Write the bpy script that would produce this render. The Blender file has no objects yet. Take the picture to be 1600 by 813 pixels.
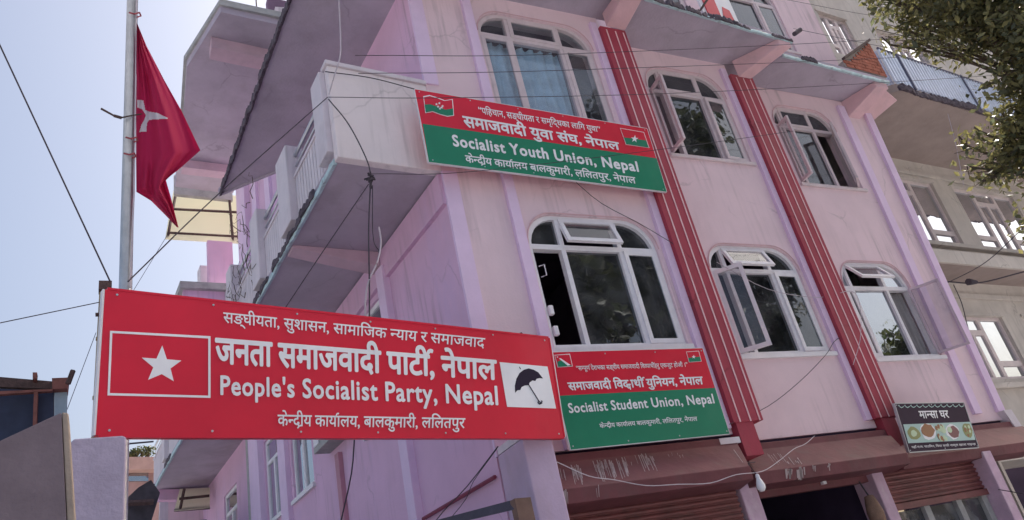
import bpy, bmesh, math, random
import numpy as np
from mathutils import Vector, geometry
random.seed(7)
rnd = random.random
def uni(a, b): return a + (b - a) * random.random()
scene = bpy.context.scene
COL = scene.collection

# ---------------------------------------------------------------- camera
FPX = 1200.0; CX, CY = 800.0, 406.5
def _cam(u, v): return np.array([u - CX, -(v - CY), -FPX])
def _n(a): a = np.array(a, float); return a / np.linalg.norm(a)
AZ = _n(_cam(262, -1960)); AX = _cam(3180, 505); AX = _n(AX - AZ * AX.dot(AZ)); AY = np.cross(AZ, AX)
ROT = np.array([AX, AY, AZ])                       # camera axes -> world axes
EYE = np.array([0.0, 0.0, 1.6])
cam_data = bpy.data.cameras.new('camera'); cam = bpy.data.objects.new('camera', cam_data); COL.objects.link(cam)
M4 = np.eye(4); M4[:3, :3] = ROT; M4[:3, 3] = EYE
from mathutils import Matrix
cam.matrix_world = Matrix([list(r) for r in M4])
cam_data.sensor_width = 36.0; cam_data.lens = 36.0 * FPX / 1600.0
cam_data.clip_start = 0.05; cam_data.clip_end = 2000
scene.camera = cam

# ---------------------------------------------------------------- sky, sun, exposure
SUN_EL, SUN_AZ = math.radians(42), math.radians(73)      # azimuth from +Y towards +X: behind the building
world = bpy.data.worlds.new('World'); scene.world = world; world.use_nodes = True
wn = world.node_tree.nodes; wl = world.node_tree.links
bg = wn['Background']; sky = wn.new('ShaderNodeTexSky'); sky.sky_type = 'NISHITA'; sky.sun_disc = False
sky.sun_elevation = SUN_EL; sky.sun_rotation = SUN_AZ; sky.air_density = 1.0; sky.dust_density = 9.0; sky.ozone_density = 1.0
wl.new(sky.outputs[0], bg.inputs[0]); bg.inputs[1].default_value = 0.12
sd = bpy.data.lights.new('sun', 'SUN'); sd.energy = 4.2; sd.angle = math.radians(0.6); sd.color = (1, 0.96, 0.92)
sun = bpy.data.objects.new('sun', sd); COL.objects.link(sun)
sdir = Vector((math.sin(SUN_AZ) * math.cos(SUN_EL), math.cos(SUN_AZ) * math.cos(SUN_EL), math.sin(SUN_EL)))
sun.rotation_euler = sdir.to_track_quat('Z', 'Y').to_euler(); sun.location = sdir * 40
scene.view_settings.view_transform = 'Standard'; scene.view_settings.look = 'None'
scene.view_settings.exposure = 1.16; scene.view_settings.gamma = 1.0
scene.render.engine = 'CYCLES'
scene.cycles.max_bounces = 8; scene.cycles.transparent_max_bounces = 12

# ---------------------------------------------------------------- measuring rays of the lens against real planes
def ray(u, v): return ROT @ _cam(u, v)
def onp(u, v, p0, nrm):
    d = ray(u, v); t = (np.array(p0) - EYE).dot(nrm) / d.dot(nrm); return EYE + d * t
def W(u, v, ax, val):
    d = ray(u, v); i = 'xyz'.index(ax); return EYE + d * ((val - EYE[i]) / d[i])
SV = _n([-.0872, .9962, 0]); SN = _n([-.9962, -.0872, 0]); C0 = np.array([2.9, 5.9, 0.0])   # side wall line and its outward normal
def SP(d, o, z): return C0 + SV * d + SN * o + np.array([0, 0, z])
def US(u, v, off=0.0):
    P = onp(u, v, C0 + SN * off, SN); return float((P - C0).dot(SV)), float(P[2])
NU = _n([.99856, .0538, 0]); NN = np.array([NU[1], -NU[0], 0.0]); N0 = np.array([11.3, 7.8, 0.0])  # neighbour facade
def NP(a, o, z): return N0 + NU * a + NN * o + np.array([0, 0, z])
def UN(u, v, off=0.0):
    P = onp(u, v, N0 + NN * off, NN); return float((P - N0).dot(NU)), float(P[2])

# ---------------------------------------------------------------- materials
MATS = {}
def mat(name, col, rough=0.8, var=0.12, scale=3.0, bump=0.15, bscale=60.0, stain=None, spec=0.3, metal=0.0, streak=0.0, crack=0.0):
    if name in MATS: return MATS[name]
    m = bpy.data.materials.new(name); m.use_nodes = True; MATS[name] = m
    nt = m.node_tree; N = nt.nodes; L = nt.links; b = N['Principled BSDF']
    b.inputs['Roughness'].default_value = rough; b.inputs['Metallic'].default_value = metal
    b.inputs['Specular IOR Level'].default_value = spec
    tc = N.new('ShaderNodeTexCoord'); 
    n1 = N.new('ShaderNodeTexNoise'); n1.inputs['Scale'].default_value = scale; n1.inputs['Detail'].default_value = 6; n1.inputs['Roughness'].default_value = .62
    L.new(tc.outputs['Object'], n1.inputs['Vector'])
    r = N.new('ShaderNodeValToRGB'); r.color_ramp.elements[0].position = .32; r.color_ramp.elements[1].position = .7
    c = np.array(col); lo = np.clip(c * (1 - var), 0, 1); hi = np.clip(c * (1 + var), 0, 1)
    r.color_ramp.elements[0].color = (*lo, 1); r.color_ramp.elements[1].color = (*hi, 1)
    L.new(n1.outputs['Fac'], r.inputs[0]); out = r.outputs[0]
    if stain:
        sc, amt, scol, zs = stain            # patchy dirt, stretched down the wall by zs
        mp = N.new('ShaderNodeMapping'); mp.inputs['Scale'].default_value = (1, 1, zs); L.new(tc.outputs['Object'], mp.inputs[0])
        n2 = N.new('ShaderNodeTexNoise'); n2.inputs['Scale'].default_value = sc; n2.inputs['Detail'].default_value = 8; n2.inputs['Roughness'].default_value = .7
        L.new(mp.outputs[0], n2.inputs['Vector'])
        r2 = N.new('ShaderNodeValToRGB'); r2.color_ramp.elements[0].position = .52; r2.color_ramp.elements[1].position = .8
        r2.color_ramp.elements[1].color = (amt, amt, amt, 1); L.new(n2.outputs['Fac'], r2.inputs[0])
        mx = N.new('ShaderNodeMixRGB'); mx.inputs[2].default_value = (*scol, 1); L.new(r2.outputs[0], mx.inputs[0]); L.new(out, mx.inputs[1]); out = mx.outputs[0]
    if streak:                                    # thin run-down rain marks
        mp = N.new('ShaderNodeMapping'); mp.inputs['Scale'].default_value = (9, 9, .55); L.new(tc.outputs['Object'], mp.inputs[0])
        n4 = N.new('ShaderNodeTexNoise'); n4.inputs['Scale'].default_value = 1.6; n4.inputs['Detail'].default_value = 7; L.new(mp.outputs[0], n4.inputs['Vector'])
        n5 = N.new('ShaderNodeTexNoise'); n5.inputs['Scale'].default_value = .9; L.new(tc.outputs['Object'], n5.inputs['Vector'])
        r4 = N.new('ShaderNodeValToRGB'); r4.color_ramp.elements[0].position = .50; r4.color_ramp.elements[1].position = .78; L.new(n4.outputs['Fac'], r4.inputs[0])
        r5 = N.new('ShaderNodeValToRGB'); r5.color_ramp.elements[0].position = .45; r5.color_ramp.elements[1].position = .65; r5.color_ramp.elements[1].color = (streak, streak, streak, 1); L.new(n5.outputs['Fac'], r5.inputs[0])
        mm = N.new('ShaderNodeMath'); mm.operation = 'MULTIPLY'; L.new(r4.outputs[0], mm.inputs[0]); L.new(r5.outputs[0], mm.inputs[1])
        mx = N.new('ShaderNodeMixRGB'); mx.inputs[2].default_value = (*(c * .5 + .02), 1); L.new(mm.outputs[0], mx.inputs[0]); L.new(out, mx.inputs[1]); out = mx.outputs[0]
    if crack:
        vn = N.new('ShaderNodeTexNoise'); vn.inputs['Scale'].default_value = 3; vn.inputs['Detail'].default_value = 6; L.new(tc.outputs['Object'], vn.inputs['Vector'])
        va = N.new('ShaderNodeMixRGB'); va.inputs[0].default_value = .25; L.new(tc.outputs['Object'], va.inputs[1]); L.new(vn.outputs['Color'], va.inputs[2])
        vo = N.new('ShaderNodeTexVoronoi'); vo.feature = 'DISTANCE_TO_EDGE'; vo.inputs['Scale'].default_value = .9; L.new(va.outputs[0], vo.inputs['Vector'])
        rc = N.new('ShaderNodeValToRGB'); rc.color_ramp.elements[0].position = 0.0; rc.color_ramp.elements[0].color = (crack, crack, crack, 1); rc.color_ramp.elements[1].position = .010; rc.color_ramp.elements[1].color = (0, 0, 0, 1); L.new(vo.outputs['Distance'], rc.inputs[0])
        n6 = N.new('ShaderNodeTexNoise'); n6.inputs['Scale'].default_value = 1.3; L.new(tc.outputs['Object'], n6.inputs['Vector'])
        r6 = N.new('ShaderNodeValToRGB'); r6.color_ramp.elements[0].position = .52; r6.color_ramp.elements[1].position = .60; L.new(n6.outputs['Fac'], r6.inputs[0])
        mm = N.new('ShaderNodeMath'); mm.operation = 'MULTIPLY'; L.new(rc.outputs[0], mm.inputs[0]); L.new(r6.outputs[0], mm.inputs[1])
        mx = N.new('ShaderNodeMixRGB'); mx.inputs[2].default_value = (*(c * .35), 1); L.new(mm.outputs[0], mx.inputs[0]); L.new(out, mx.inputs[1]); out = mx.outputs[0]
    L.new(out, b.inputs['Base Color'])
    if bump:
        n3 = N.new('ShaderNodeTexNoise'); n3.inputs['Scale'].default_value = bscale; n3.inputs['Detail'].default_value = 4
        L.new(tc.outputs['Object'], n3.inputs['Vector'])
        bp = N.new('ShaderNodeBump'); bp.inputs['Strength'].default_value = bump; bp.inputs['Distance'].default_value = 0.01
        L.new(n3.outputs['Fac'], bp.inputs['Height']); L.new(bp.outputs[0], b.inputs['Normal'])
    return m
def glass(name, tint=(.55, .6, .62), refl=0.16, rough=0.02, dirt=.12):
    if name in MATS: return MATS[name]
    m = bpy.data.materials.new(name); m.use_nodes = True; MATS[name] = m
    nt = m.node_tree; N = nt.nodes; L = nt.links; N.remove(N['Principled BSDF']); o = N['Material Output']
    tr = N.new('ShaderNodeBsdfTransparent'); tr.inputs[0].default_value = (*tint, 1)
    gl = N.new('ShaderNodeBsdfGlossy'); gl.inputs['Roughness'].default_value = rough; gl.inputs[0].default_value = (.9, .95, 1, 1)
    fr = N.new('ShaderNodeFresnel'); fr.inputs[0].default_value = 1.5
    ad = N.new('ShaderNodeMath'); ad.operation = 'ADD'; ad.inputs[1].default_value = refl; L.new(fr.outputs[0], ad.inputs[0]); ad.use_clamp = True
    ge = N.new('ShaderNodeNewGeometry'); iv = N.new('ShaderNodeMath'); iv.operation = 'SUBTRACT'; iv.inputs[0].default_value = 1; L.new(ge.outputs['Backfacing'], iv.inputs[1])
    mu = N.new('ShaderNodeMath'); mu.operation = 'MULTIPLY'; L.new(ad.outputs[0], mu.inputs[0]); L.new(iv.outputs[0], mu.inputs[1]); ad = mu
    mx = N.new('ShaderNodeMixShader'); L.new(ad.outputs[0], mx.inputs[0]); L.new(tr.outputs[0], mx.inputs[1]); L.new(gl.outputs[0], mx.inputs[2])
    df = N.new('ShaderNodeBsdfDiffuse'); df.inputs[0].default_value = (.45, .46, .48, 1)
    tc = N.new('ShaderNodeTexCoord'); ns = N.new('ShaderNodeTexNoise'); ns.inputs['Scale'].default_value = 4; ns.inputs['Detail'].default_value = 9; L.new(tc.outputs['Object'], ns.inputs[0])
    rp = N.new('ShaderNodeMapRange'); rp.inputs[1].default_value = .35; rp.inputs[2].default_value = .8; rp.inputs[3].default_value = dirt * .2; rp.inputs[4].default_value = dirt * 1.6
    L.new(ns.outputs['Fac'], rp.inputs[0])
    m2 = N.new('ShaderNodeMixShader'); L.new(rp.outputs[0], m2.inputs[0]); L.new(mx.outputs[0], m2.inputs[1]); L.new(df.outputs[0], m2.inputs[2])
    wv = N.new('ShaderNodeTexNoise'); wv.inputs['Scale'].default_value = 2.5; L.new(tc.outputs['Object'], wv.inputs[0])
    bp = N.new('ShaderNodeBump'); bp.inputs['Strength'].default_value = .12; bp.inputs['Distance'].default_value = .02; L.new(wv.outputs['Fac'], bp.inputs['Height']); L.new(bp.outputs[0], gl.inputs['Normal'])
    L.new(m2.outputs[0], o.inputs[0]); return m
DIRT = (.16, .12, .12)
M_WALL = mat('salmon_pink_paint', (.80, .615, .67), .85, .05, 1.6, .25, 40, (1.3, .45, (.62, .48, .54), .25), streak=.8, crack=.3)
M_SIDE = mat('pink_lilac_paint', (.70, .46, .64), .85, .06, 1.3, .25, 40, (1.0, .6, (.56, .44, .70), .3), streak=.75, crack=.3)
M_LIL = mat('lilac_paint', (.78, .60, .80), .8, .05, 3, .2, 50, (2.2, .4, (.62, .46, .64), .3))
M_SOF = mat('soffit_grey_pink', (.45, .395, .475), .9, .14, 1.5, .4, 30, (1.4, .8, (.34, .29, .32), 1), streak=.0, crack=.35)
M_BEAM = mat('beam_pink', (.70, .46, .50), .85, .08, 3, .3, 40, (2.5, .5, (.40, .32, .38), 1))
M_BEAMS = mat('soffit_beam_mauve', (.58, .42, .50), .9, .1, 3, .3, 40, (2, .5, (.40, .32, .40), 1))
M_WHITEP = mat('weathered_white_plaster', (.70, .64, .69), .85, .06, 2.5, .3, 40, (2.4, .55, (.50, .43, .46), .6), streak=.8)
M_ENDP = mat('stained_white_plaster', (.80, .72, .74), .85, .05, 2.0, .35, 40, (1.6, .45, (.56, .46, .48), .8), streak=.6, crack=.3)
M_GREYP = mat('mossy_grey_plaster', (.42, .42, .42), .9, .15, 5, .5, 30, (4, .7, (.2, .19, .19), 1))
M_CYAN = mat('chipped_pale_cyan_paint', (.50, .66, .70), .7, .15, 8, .4, 40, (9, .9, (.16, .13, .14), 1))
M_ROT = mat('dark_mould_edge', (.11, .09, .11), .95, .4, 14, .9, 50)
M_RED = mat('red_pilaster_paint', (.37, .052, .082), .7, .08, 2.5, .2, 50, (2, .75, (.33, .13, .12), .3), streak=.8, crack=.6)
M_LINE = mat('pale_pink_line_paint', (.78, .52, .55), .7, .1, 8, .1, 50, (6, .6, (.5, .2, .22), .5))
M_MAROON = mat('maroon_paint', (.175, .06, .07), .65, .18, 3, .5, 14, (2.6, .8, (.13, .085, .085), .5))
M_SCRATCH = mat('pale_scrape', (.44, .36, .37), .8, .15, 20, .2, 60)
M_SHUT = mat('maroon_shutter_metal', (.20, .065, .065), .55, .2, 5, .1, 60, (3, .8, (.09, .055, .05), 3), .5)
M_FRAME = mat('white_window_paint', (.80, .78, .82), .55, .05, 6, .1, 60, (7, .45, (.55, .50, .52), .6), .4)
M_FRAMEU = mat('cream_pink_window_paint', (.66, .56, .59), .6, .07, 6, .12, 60, (7, .5, (.45, .38, .40), .6), .4)
M_DARK = mat('unlit_room_dark', (.20, .13, .20), .95, .2, 2, 0)  # gloom of the rooms put into the colour of inner walls and floors
M_VOID = mat('painted_shade_dark', (.05, .035, .07), .95, .2, 2, 0)  # near-black colour standing in for deep shade in shops and gaps
M_GLASS = glass('window_glass', (.35, .38, .42), .05, .015, .10)
M_GLASSB = glass('window_glass_mirrorish', (.2, .2, .22), .42, .015, .05)
M_GLASSC = glass('clear_window_glass', (.85, .88, .9), .03, .015, .10)
M_SASHG = glass('sash_glass', (.86, .84, .85), .01, .02, .07)
M_SGLOSS = dict()
def paint(name, col, rough=.36): return mat(name, col, rough, .10, 1.2, .5, 2.2, (1.1, .16, tuple(min(1, a * .6 + .14) for a in col), .6), .35)
M_SRED = paint('sign_red_vinyl', (.66, .014, .045)); M_SGREEN = paint('sign_green_vinyl', (.012, .215, .12)); M_SWHITE = paint('sign_white_vinyl', (.84, .84, .88))
M_SBLACK = mat('sign_black_vinyl', (.03, .022, .045), .7, .1, 3, .1, 20, None, .1); M_SEDGE = paint('sign_edge_white', (.75, .73, .76), .5)
M_SDARK = mat('sign_charcoal_vinyl', (.055, .035, .055), .7, .1, 3, .1, 20, None, .1); M_SCYAN = paint('sign_pale_aqua', (.42, .60, .58)); M_SOLIVE = paint('food_olive', (.28, .30, .12)); M_SBROWN = paint('food_brown', (.32, .15, .07)); M_SPALE = paint('food_pale_green', (.55, .68, .48)); M_SMAR = paint('food_maroon', (.22, .08, .09))
M_IRON = mat('rusty_iron', (.10, .065, .06), .8, .35, 20, .5, 80)
M_STEEL = mat('galvanised_steel', (.50, .52, .56), .38, .1, 12, .15, 60, (6, .4, (.30, .30, .32), .3), .5, .75)
M_BAMBOO = mat('bamboo', (.34, .26, .15), .6, .25, 9, .3, 60)
M_WIRE = mat('black_cable', (.085, .075, .09), 1.0, .1, 5, 0, 60, None, .0); M_WIREW = mat('white_cable', (.56, .50, .55), .8, .1, 5, 0, 60, None, .1)
M_CREAM = mat('aged_cream_plaster', (.58, .53, .49), .9, .12, 1.6, .35, 30, (1.6, .6, (.38, .33, .30), .4), streak=.7, crack=.5)
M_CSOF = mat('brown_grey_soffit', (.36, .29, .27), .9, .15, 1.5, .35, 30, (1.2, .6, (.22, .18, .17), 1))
M_CFRAME = mat('taupe_window_paint', (.66, .57, .57), .6, .1, 5, .15, 60)
M_CORR = mat('corrugated_sheet_grey', (.66, .70, .80), .4, .12, 6, .1, 40, (3, .5, (.30, .30, .36), .3), .5, .25)
M_BRICK = mat('orange_brick', (.40, .13, .085), .9, .3, 9, .6, 60)
M_MORTAR = mat('grey_mortar', (.33, .29, .27), .95, .15, 20, .5, 60)
M_CONC = mat('brown_concrete', (.20, .155, .175), .95, .14, 5, .5, 50, (2, .5, (.14, .105, .10), 1))
M_CONCL = mat('ochre_concrete_edge', (.36, .29, .24), .95, .14, 5, .5, 50)
M_LILP = mat('lilac_pillar_paint', (.46, .39, .50), .9, .14, 7, .5, 50, (3.5, .6, (.34, .26, .34), 1))
M_ASPH = mat('pale_bounce_road', (.20, .21, .23), .95, .2, 4, .5, 90); M_PAVE = mat('pavement_concrete', (.36, .36, .37), .9, .15, 3, .4, 60)  # unseen road, paled and cooled for the light it bounces up
M_EARTH = mat('pale_bounce_ground', (.29, .29, .30), .95, .2, .6, .4, 20)  # unseen ground, colour lifted and cooled to bounce fill onto the facade
M_BLUECUR = mat('blue_curtain_cloth', (.50, .68, .82), .9, .15, 2.5, .1, 90); M_YCUR = mat('ochre_curtain_cloth', (.40, .30, .18), .9, .2, 6, .1, 90); M_GCUR = mat('grey_curtain_cloth', (.30, .28, .29), .9, .15, 4, .1, 90)
M_BARK = mat('bark', (.11, .085, .065), .95, .3, 14, .8, 40)
M_NAVY = mat('dark_blue_sheet', (.035, .045, .085), .6, .25, 3, .2, 40); M_LBLUE = mat('pale_blue_sheet', (.32, .42, .50), .6, .15, 4, .2, 40)
M_OBR = mat('faded_orange_plaster', (.46, .30, .27), .9, .12, 3, .3, 30)
def leafmat(name, c):
    m = bpy.data.materials.new(name); m.use_nodes = True; nt = m.node_tree; N = nt.nodes; L = nt.links; b = N['Principled BSDF']
    b.inputs['Roughness'].default_value = .5; o = N['Material Output']
    g = N.new('ShaderNodeNewGeometry'); r = N.new('ShaderNodeValToRGB'); e = r.color_ramp.elements
    c = np.array(c); e[0].color = (*(c * .55), 1); e[1].color = (*np.clip(c * 1.5, 0, 1), 1)
    x = r.color_ramp.elements.new(.93); x.color = (*np.clip(c * np.array([1.9, 1.5, 1.0]), 0, 1), 1)
    L.new(g.outputs['Random Per Island'], r.inputs[0]); L.new(r.outputs[0], b.inputs['Base Color'])
    t = N.new('ShaderNodeBsdfTranslucent'); L.new(r.outputs[0], t.inputs[0]); mx = N.new('ShaderNodeMixShader'); mx.inputs[0].default_value = .35
    L.new(b.outputs[0], mx.inputs[1]); L.new(t.outputs[0], mx.inputs[2]); L.new(mx.outputs[0], o.inputs[0]); return m
M_LEAF = leafmat('olive_leaves', (.13, .15, .085)); M_LEAFR = leafmat('reddish_leaves', (.16, .05, .035)); M_LEAFB = leafmat('dark_leaves', (.05, .07, .03))
def cloth(name, col, trans=.35):
    m = bpy.data.materials.new(name); m.use_nodes = True; nt = m.node_tree; N = nt.nodes; L = nt.links; b = N['Principled BSDF']; o = N['Material Output']
    b.inputs['Roughness'].default_value = .8; b.inputs['Base Color'].default_value = (*col, 1)
    t = N.new('ShaderNodeBsdfTranslucent'); t.inputs[0].default_value = (*col, 1); mx = N.new('ShaderNodeMixShader'); mx.inputs[0].default_value = trans
    tc = N.new('ShaderNodeTexCoord'); ns = N.new('ShaderNodeTexNoise'); ns.inputs['Scale'].default_value = 260; L.new(tc.outputs['Object'], ns.inputs[0])
    bp = N.new('ShaderNodeBump'); bp.inputs['Strength'].default_value = .2; bp.inputs['Distance'].default_value = .002; L.new(ns.outputs['Fac'], bp.inputs['Height']); L.new(bp.outputs[0], b.inputs['Normal'])
    L.new(b.outputs[0], mx.inputs[1]); L.new(t.outputs[0], mx.inputs[2]); L.new(mx.outputs[0], o.inputs[0]); return m
M_FLAG = cloth('flag_red_cloth', (.50, .014, .085), .4); M_FLAGW = cloth('flag_white_cloth', (.75, .75, .80), .3)
M_CANOPY = cloth('yellowish_translucent_sheet', (.84, .82, .70), .72)

# ---------------------------------------------------------------- mesh helpers
class MB:
    def __init__(s): s.v = []; s.f = []
    def add(s, vs, fs):
        k = len(s.v); s.v += [tuple(float(a) for a in p) for p in vs]; s.f += [tuple(i + k for i in f) for f in fs]; return s
    def par(s, p, a, b, c):                                   # parallelepiped
        p, a, b, c = (np.array(q, float) for q in (p, a, b, c))
        if np.cross(a, b).dot(c) < 0: a, b = b, a
        vs = [p, p + a, p + a + b, p + b, p + c, p + a + c, p + a + b + c, p + b + c]
        return s.add(vs, [(0, 3, 2, 1), (4, 5, 6, 7), (0, 1, 5, 4), (1, 2, 6, 5), (2, 3, 7, 6), (3, 0, 4, 7)])
    def box(s, x0, x1, y0, y1, z0, z1): return s.par((x0, y0, z0), (x1 - x0, 0, 0), (0, y1 - y0, 0), (0, 0, z1 - z0))
    def prism(s, poly, vec, holes=()):
        vec = np.array(vec, float); loops = [[np.array(p, float) for p in poly]] + [[np.array(p, float) for p in h] for h in holes]
        tris = geometry.tessellate_polygon([[Vector(p) for p in l] for l in loops])
        flat = [p for l in loops for p in l]; n = len(flat)
        nrm = np.zeros(3); l0 = loops[0]
        for i in range(len(l0)): nrm += np.cross(l0[i], l0[(i + 1) % len(l0)])
        def fix(t, want):
            a, b, c = (flat[i] for i in t); return t if np.cross(b - a, c - a).dot(want) > 0 else t[::-1]
        fs = [fix(tuple(t), -vec) for t in tris]; fs += [tuple(i + n for i in f[::-1]) for f in fs]
        k = 0
        for li, l in enumerate(loops):
            m = len(l); sgn = nrm.dot(vec) > 0
            if li:
                hn = np.zeros(3)
                for i in range(m): hn += np.cross(l[i], l[(i + 1) % m])
                sgn = hn.dot(vec) < 0
            for i in range(m):
                a, b = k + i, k + (i + 1) % m; q = (a, b, b + n, a + n); fs.append(q if sgn else q[::-1])
            k += m
        return s.add(flat + [p + vec for p in flat], fs)
    def tube(s, pts, r, sides=7, r1=None, cap=True):
        pts = [np.array(p, float) for p in pts]; n = len(pts); vs = []; fs = []
        up = np.array([0, 0, 1.0])
        for i, p in enumerate(pts):
            t = _n(pts[min(i + 1, n - 1)] - pts[max(i - 1, 0)] + 1e-9); ref = up if abs(t[2]) < .9 else np.array([1.0, 0, 0])
            a = _n(np.cross(t, ref)); b = np.cross(t, a); rr = r if r1 is None else r + (r1 - r) * i / max(1, n - 1)
            for k in range(sides):
                w = 2 * math.pi * k / sides; vs.append(p + (a * math.cos(w) + b * math.sin(w)) * rr)
        for i in range(n - 1):
            for k in range(sides):
                k2 = (k + 1) % sides; fs.append((i * sides + k, i * sides + k2, (i + 1) * sides + k2, (i + 1) * sides + k))
        if cap: fs += [tuple(range(sides)), tuple(range((n - 1) * sides, n * sides))[::-1]]
        return s.add(vs, fs)
    def build(s, name, m, parent=None, smooth=False, bevel=0):
        me = bpy.data.meshes.new(name)
        if parent is not None: org = np.array(worg(parent))
        else:
            a = np.array(s.v); lo, hi = a.min(0), a.max(0); org = np.array([(lo[0] + hi[0]) / 2, (lo[1] + hi[1]) / 2, lo[2]])
        me.from_pydata([tuple(np.array(p) - org) for p in s.v], [], s.f); me.update()
        me.materials.append(m)
        if smooth: me.polygons.foreach_set('use_smooth', [True] * len(me.polygons))
        o = bpy.data.objects.new(name, me); COL.objects.link(o)
        if parent is not None: o.parent = parent
        else: o.location = org
        if bevel:
            bv = o.modifiers.new('bevel', 'BEVEL'); bv.width = bevel; bv.segments = 2; bv.limit_method = 'ANGLE'; bv.angle_limit = .7
        return o
def worg(o):
    p = np.array(o.location)
    while o.parent: o = o.parent; p = p + np.array(o.location)
    return p
def tag(o, label=None, cat=None, group=None, kind=None):
    if label: o['label'] = label
    if cat: o['category'] = cat
    if group: o['group'] = group
    if kind: o['kind'] = kind
    return o
def empty(name, loc, label, cat, group=None):
    o = bpy.data.objects.new(name, None); COL.objects.link(o); o.location = tuple(float(a) for a in loc); return tag(o, label, cat, group)
def rough(m, a, b, out, w, h, seg=.03, jit=.5, gaps=0.0, sag=0.0):
    """ragged mould or broken render clinging to an edge from a to b"""
    a = np.array(a, float); b = np.array(b, float); out = np.array(out, float); L = np.linalg.norm(b - a); n = max(4, int(L / seg)); d = (b - a) / L
    ww = 0.0; on = True; ring = []; run = 0
    def flush():
        if len(ring) > 2:
            vs = [p for r in ring for p in r]; k = len(ring[0]); fs = []
            for i in range(len(ring) - 1):
                for j in range(k): j2 = (j + 1) % k; fs.append((i * k + j, (i + 1) * k + j, (i + 1) * k + j2, i * k + j2))
            fs += [tuple(range(k)), tuple(range((len(ring) - 1) * k, len(ring) * k))[::-1]]; m.add(vs, fs)
        ring.clear()
    for i in range(n + 1):
        if run <= 0: on = rnd() > gaps; run = random.randint(4, 16)
        run -= 1
        if not on: flush(); continue
        ww += (uni(-1, 1) - ww * .4) * .5
        e = .25 if (run == 0 or len(ring) == 0) and gaps > 0 else 1
        W_ = w * (1 + jit * ww) * e; H_ = h * (1 + jit * uni(-.6, .6)) * e; c = a + d * (L * i / n) + np.array([0, 0, h * .15 * ww - sag])
        ring.append([c - out * .01, c + out * W_ * .8 + (0, 0, -H_ * .15), c + out * W_ + (0, 0, H_ * .35), c + out * W_ * .6 + (0, 0, H_ * .9), c - out * .01 + (0, 0, H_)])
    flush()
def quadp(m, ps, vec): return m.prism(ps, vec)

# ---------------------------------------------------------------- ground
gr = MB(); gr.add([(-400, -400, 0), (400, -400, 0), (400, 400, 0), (-400, 400, 0)], [(0, 1, 2, 3)]); tag(gr.build('ground', M_EARTH), kind='structure')
rd = MB(); rd.add([(-60, -5.0, .004), (60, -5.0, .004), (60, 2.6, .004), (-60, 2.6, .004)], [(0, 1, 2, 3)]); tag(rd.build('road', M_ASPH), kind='structure')
pv = MB(); pv.box(1.0, 60, 2.6, 9, -.05, .14); tag(pv.build('pavement', M_PAVE, bevel=.015), kind='structure')
ln = MB()
for i in range(-12, 13): ln.add([(i * 4, -1.26, .009), (i * 4 + 1.8, -1.26, .009), (i * 4 + 1.8, -1.14, .009), (i * 4, -1.14, .009)], [(0, 1, 2, 3)])
tag(ln.build('road_marking', M_WHITEP), kind='structure')

# ================================================================ the pink building
B = empty('pink_building', (6.0, 8.5, 0), 'pink corner building with red striped pilasters, arched white windows and balconies', 'building')
Y1, Y2, Y3 = 5.9, 6.27, 6.6
FL = [3.05, 6.0, 8.72]
def arch(x0, x1, zs, zt, ztop, rx, y, n=7):
    rz = ztop - zt; p = [(x0, y, zs), (x1, y, zs), (x1, y, zt)]
    for i in range(1, n): a = i / n * math.pi / 2; p.append((x1 - rx + rx * math.cos(a), y, zt + rz * math.sin(a)))
    p.append((x1 - rx, y, ztop)); p.append((x0 + rx, y, ztop))
    for i in range(1, n): a = math.pi / 2 + i / n * math.pi / 2; p.append((x0 + rx + rx * math.cos(a), y, zt + rz * math.sin(a)))
    p.append((x0, y, zt)); return p
def topz(x, x0, x1, zt, ztop, rx, n=0):
    dx = max(0, (x0 + rx) - x, x - (x1 - rx)) / rx; return zt + (ztop - zt) * math.sqrt(max(0, 1 - dx * dx))
wins = [  # x0 x1 sill spring top rx y mullion1 mullion2
    (3.71, 5.34, 4.03, 5.18, 5.56, .36, Y1, 4.13, 4.86), (6.39, 7.88, 4.03, 5.17, 5.52, .36, Y2, 6.68, 7.42), (9.07, 10.47, 4.04, 5.13, 5.54, .36, Y3, 9.27, 9.99),
    (3.72, 5.33, 6.88, 8.12, 8.48, .36, Y1, 4.16, 4.88), (6.42, 7.84, 6.88, 8.02, 8.43, .36, Y2, 6.72, 7.40), (9.12, 10.50, 6.88, 8.02, 8.41, .36, Y3, 9.33, 10.0),
    (6.42, 7.84, 9.75, 10.9, 11.28, .36, Y2, 6.72, 7.40), (9.12, 10.50, 9.75, 10.9, 11.28, .36, Y3, 9.33, 10.0)]
bays = [(2.9, 5.56, Y1), (5.84, 8.1, Y2), (8.46, 11.2, Y3)]
TOPZ = 14.6  # raised past the visible storeys to shut out the sun
for bi, (xa, xb, y) in enumerate(bays):
    m = MB(); top = TOPZ if bi else 8.74
    xt = xb + (.5 if bi == 2 else 0)
    holes = [arch(*w[:6], y) for w in wins if w[6] == y and w[4] < top]
    m.prism([(xa, y, 3.05), (xb, y, 3.05), (xt, y, top), (xa, y, top)], (0, .22, 0), holes)
    m.build('front_wall', M_WALL, B)
m = MB(); m.prism([(11.2, Y3 + .22, 3.05), (11.7, Y3 + .22, TOPZ), (11.7, 12, TOPZ), (11.2, 12, 3.05)], (-.2, 0, 0)); m.build('end_wall', M_WALL, B)
for (xx, ya, yb) in ((5.62, 6.12, 6.3), (8.2, 6.49, 6.64)):                 # the returns behind the pilasters where each bay steps back
    m = MB(); m.box(xx, xx + .2, ya, yb + .2, 3.05, TOPZ); m.build('step_wall', M_WALL, B)
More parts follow.
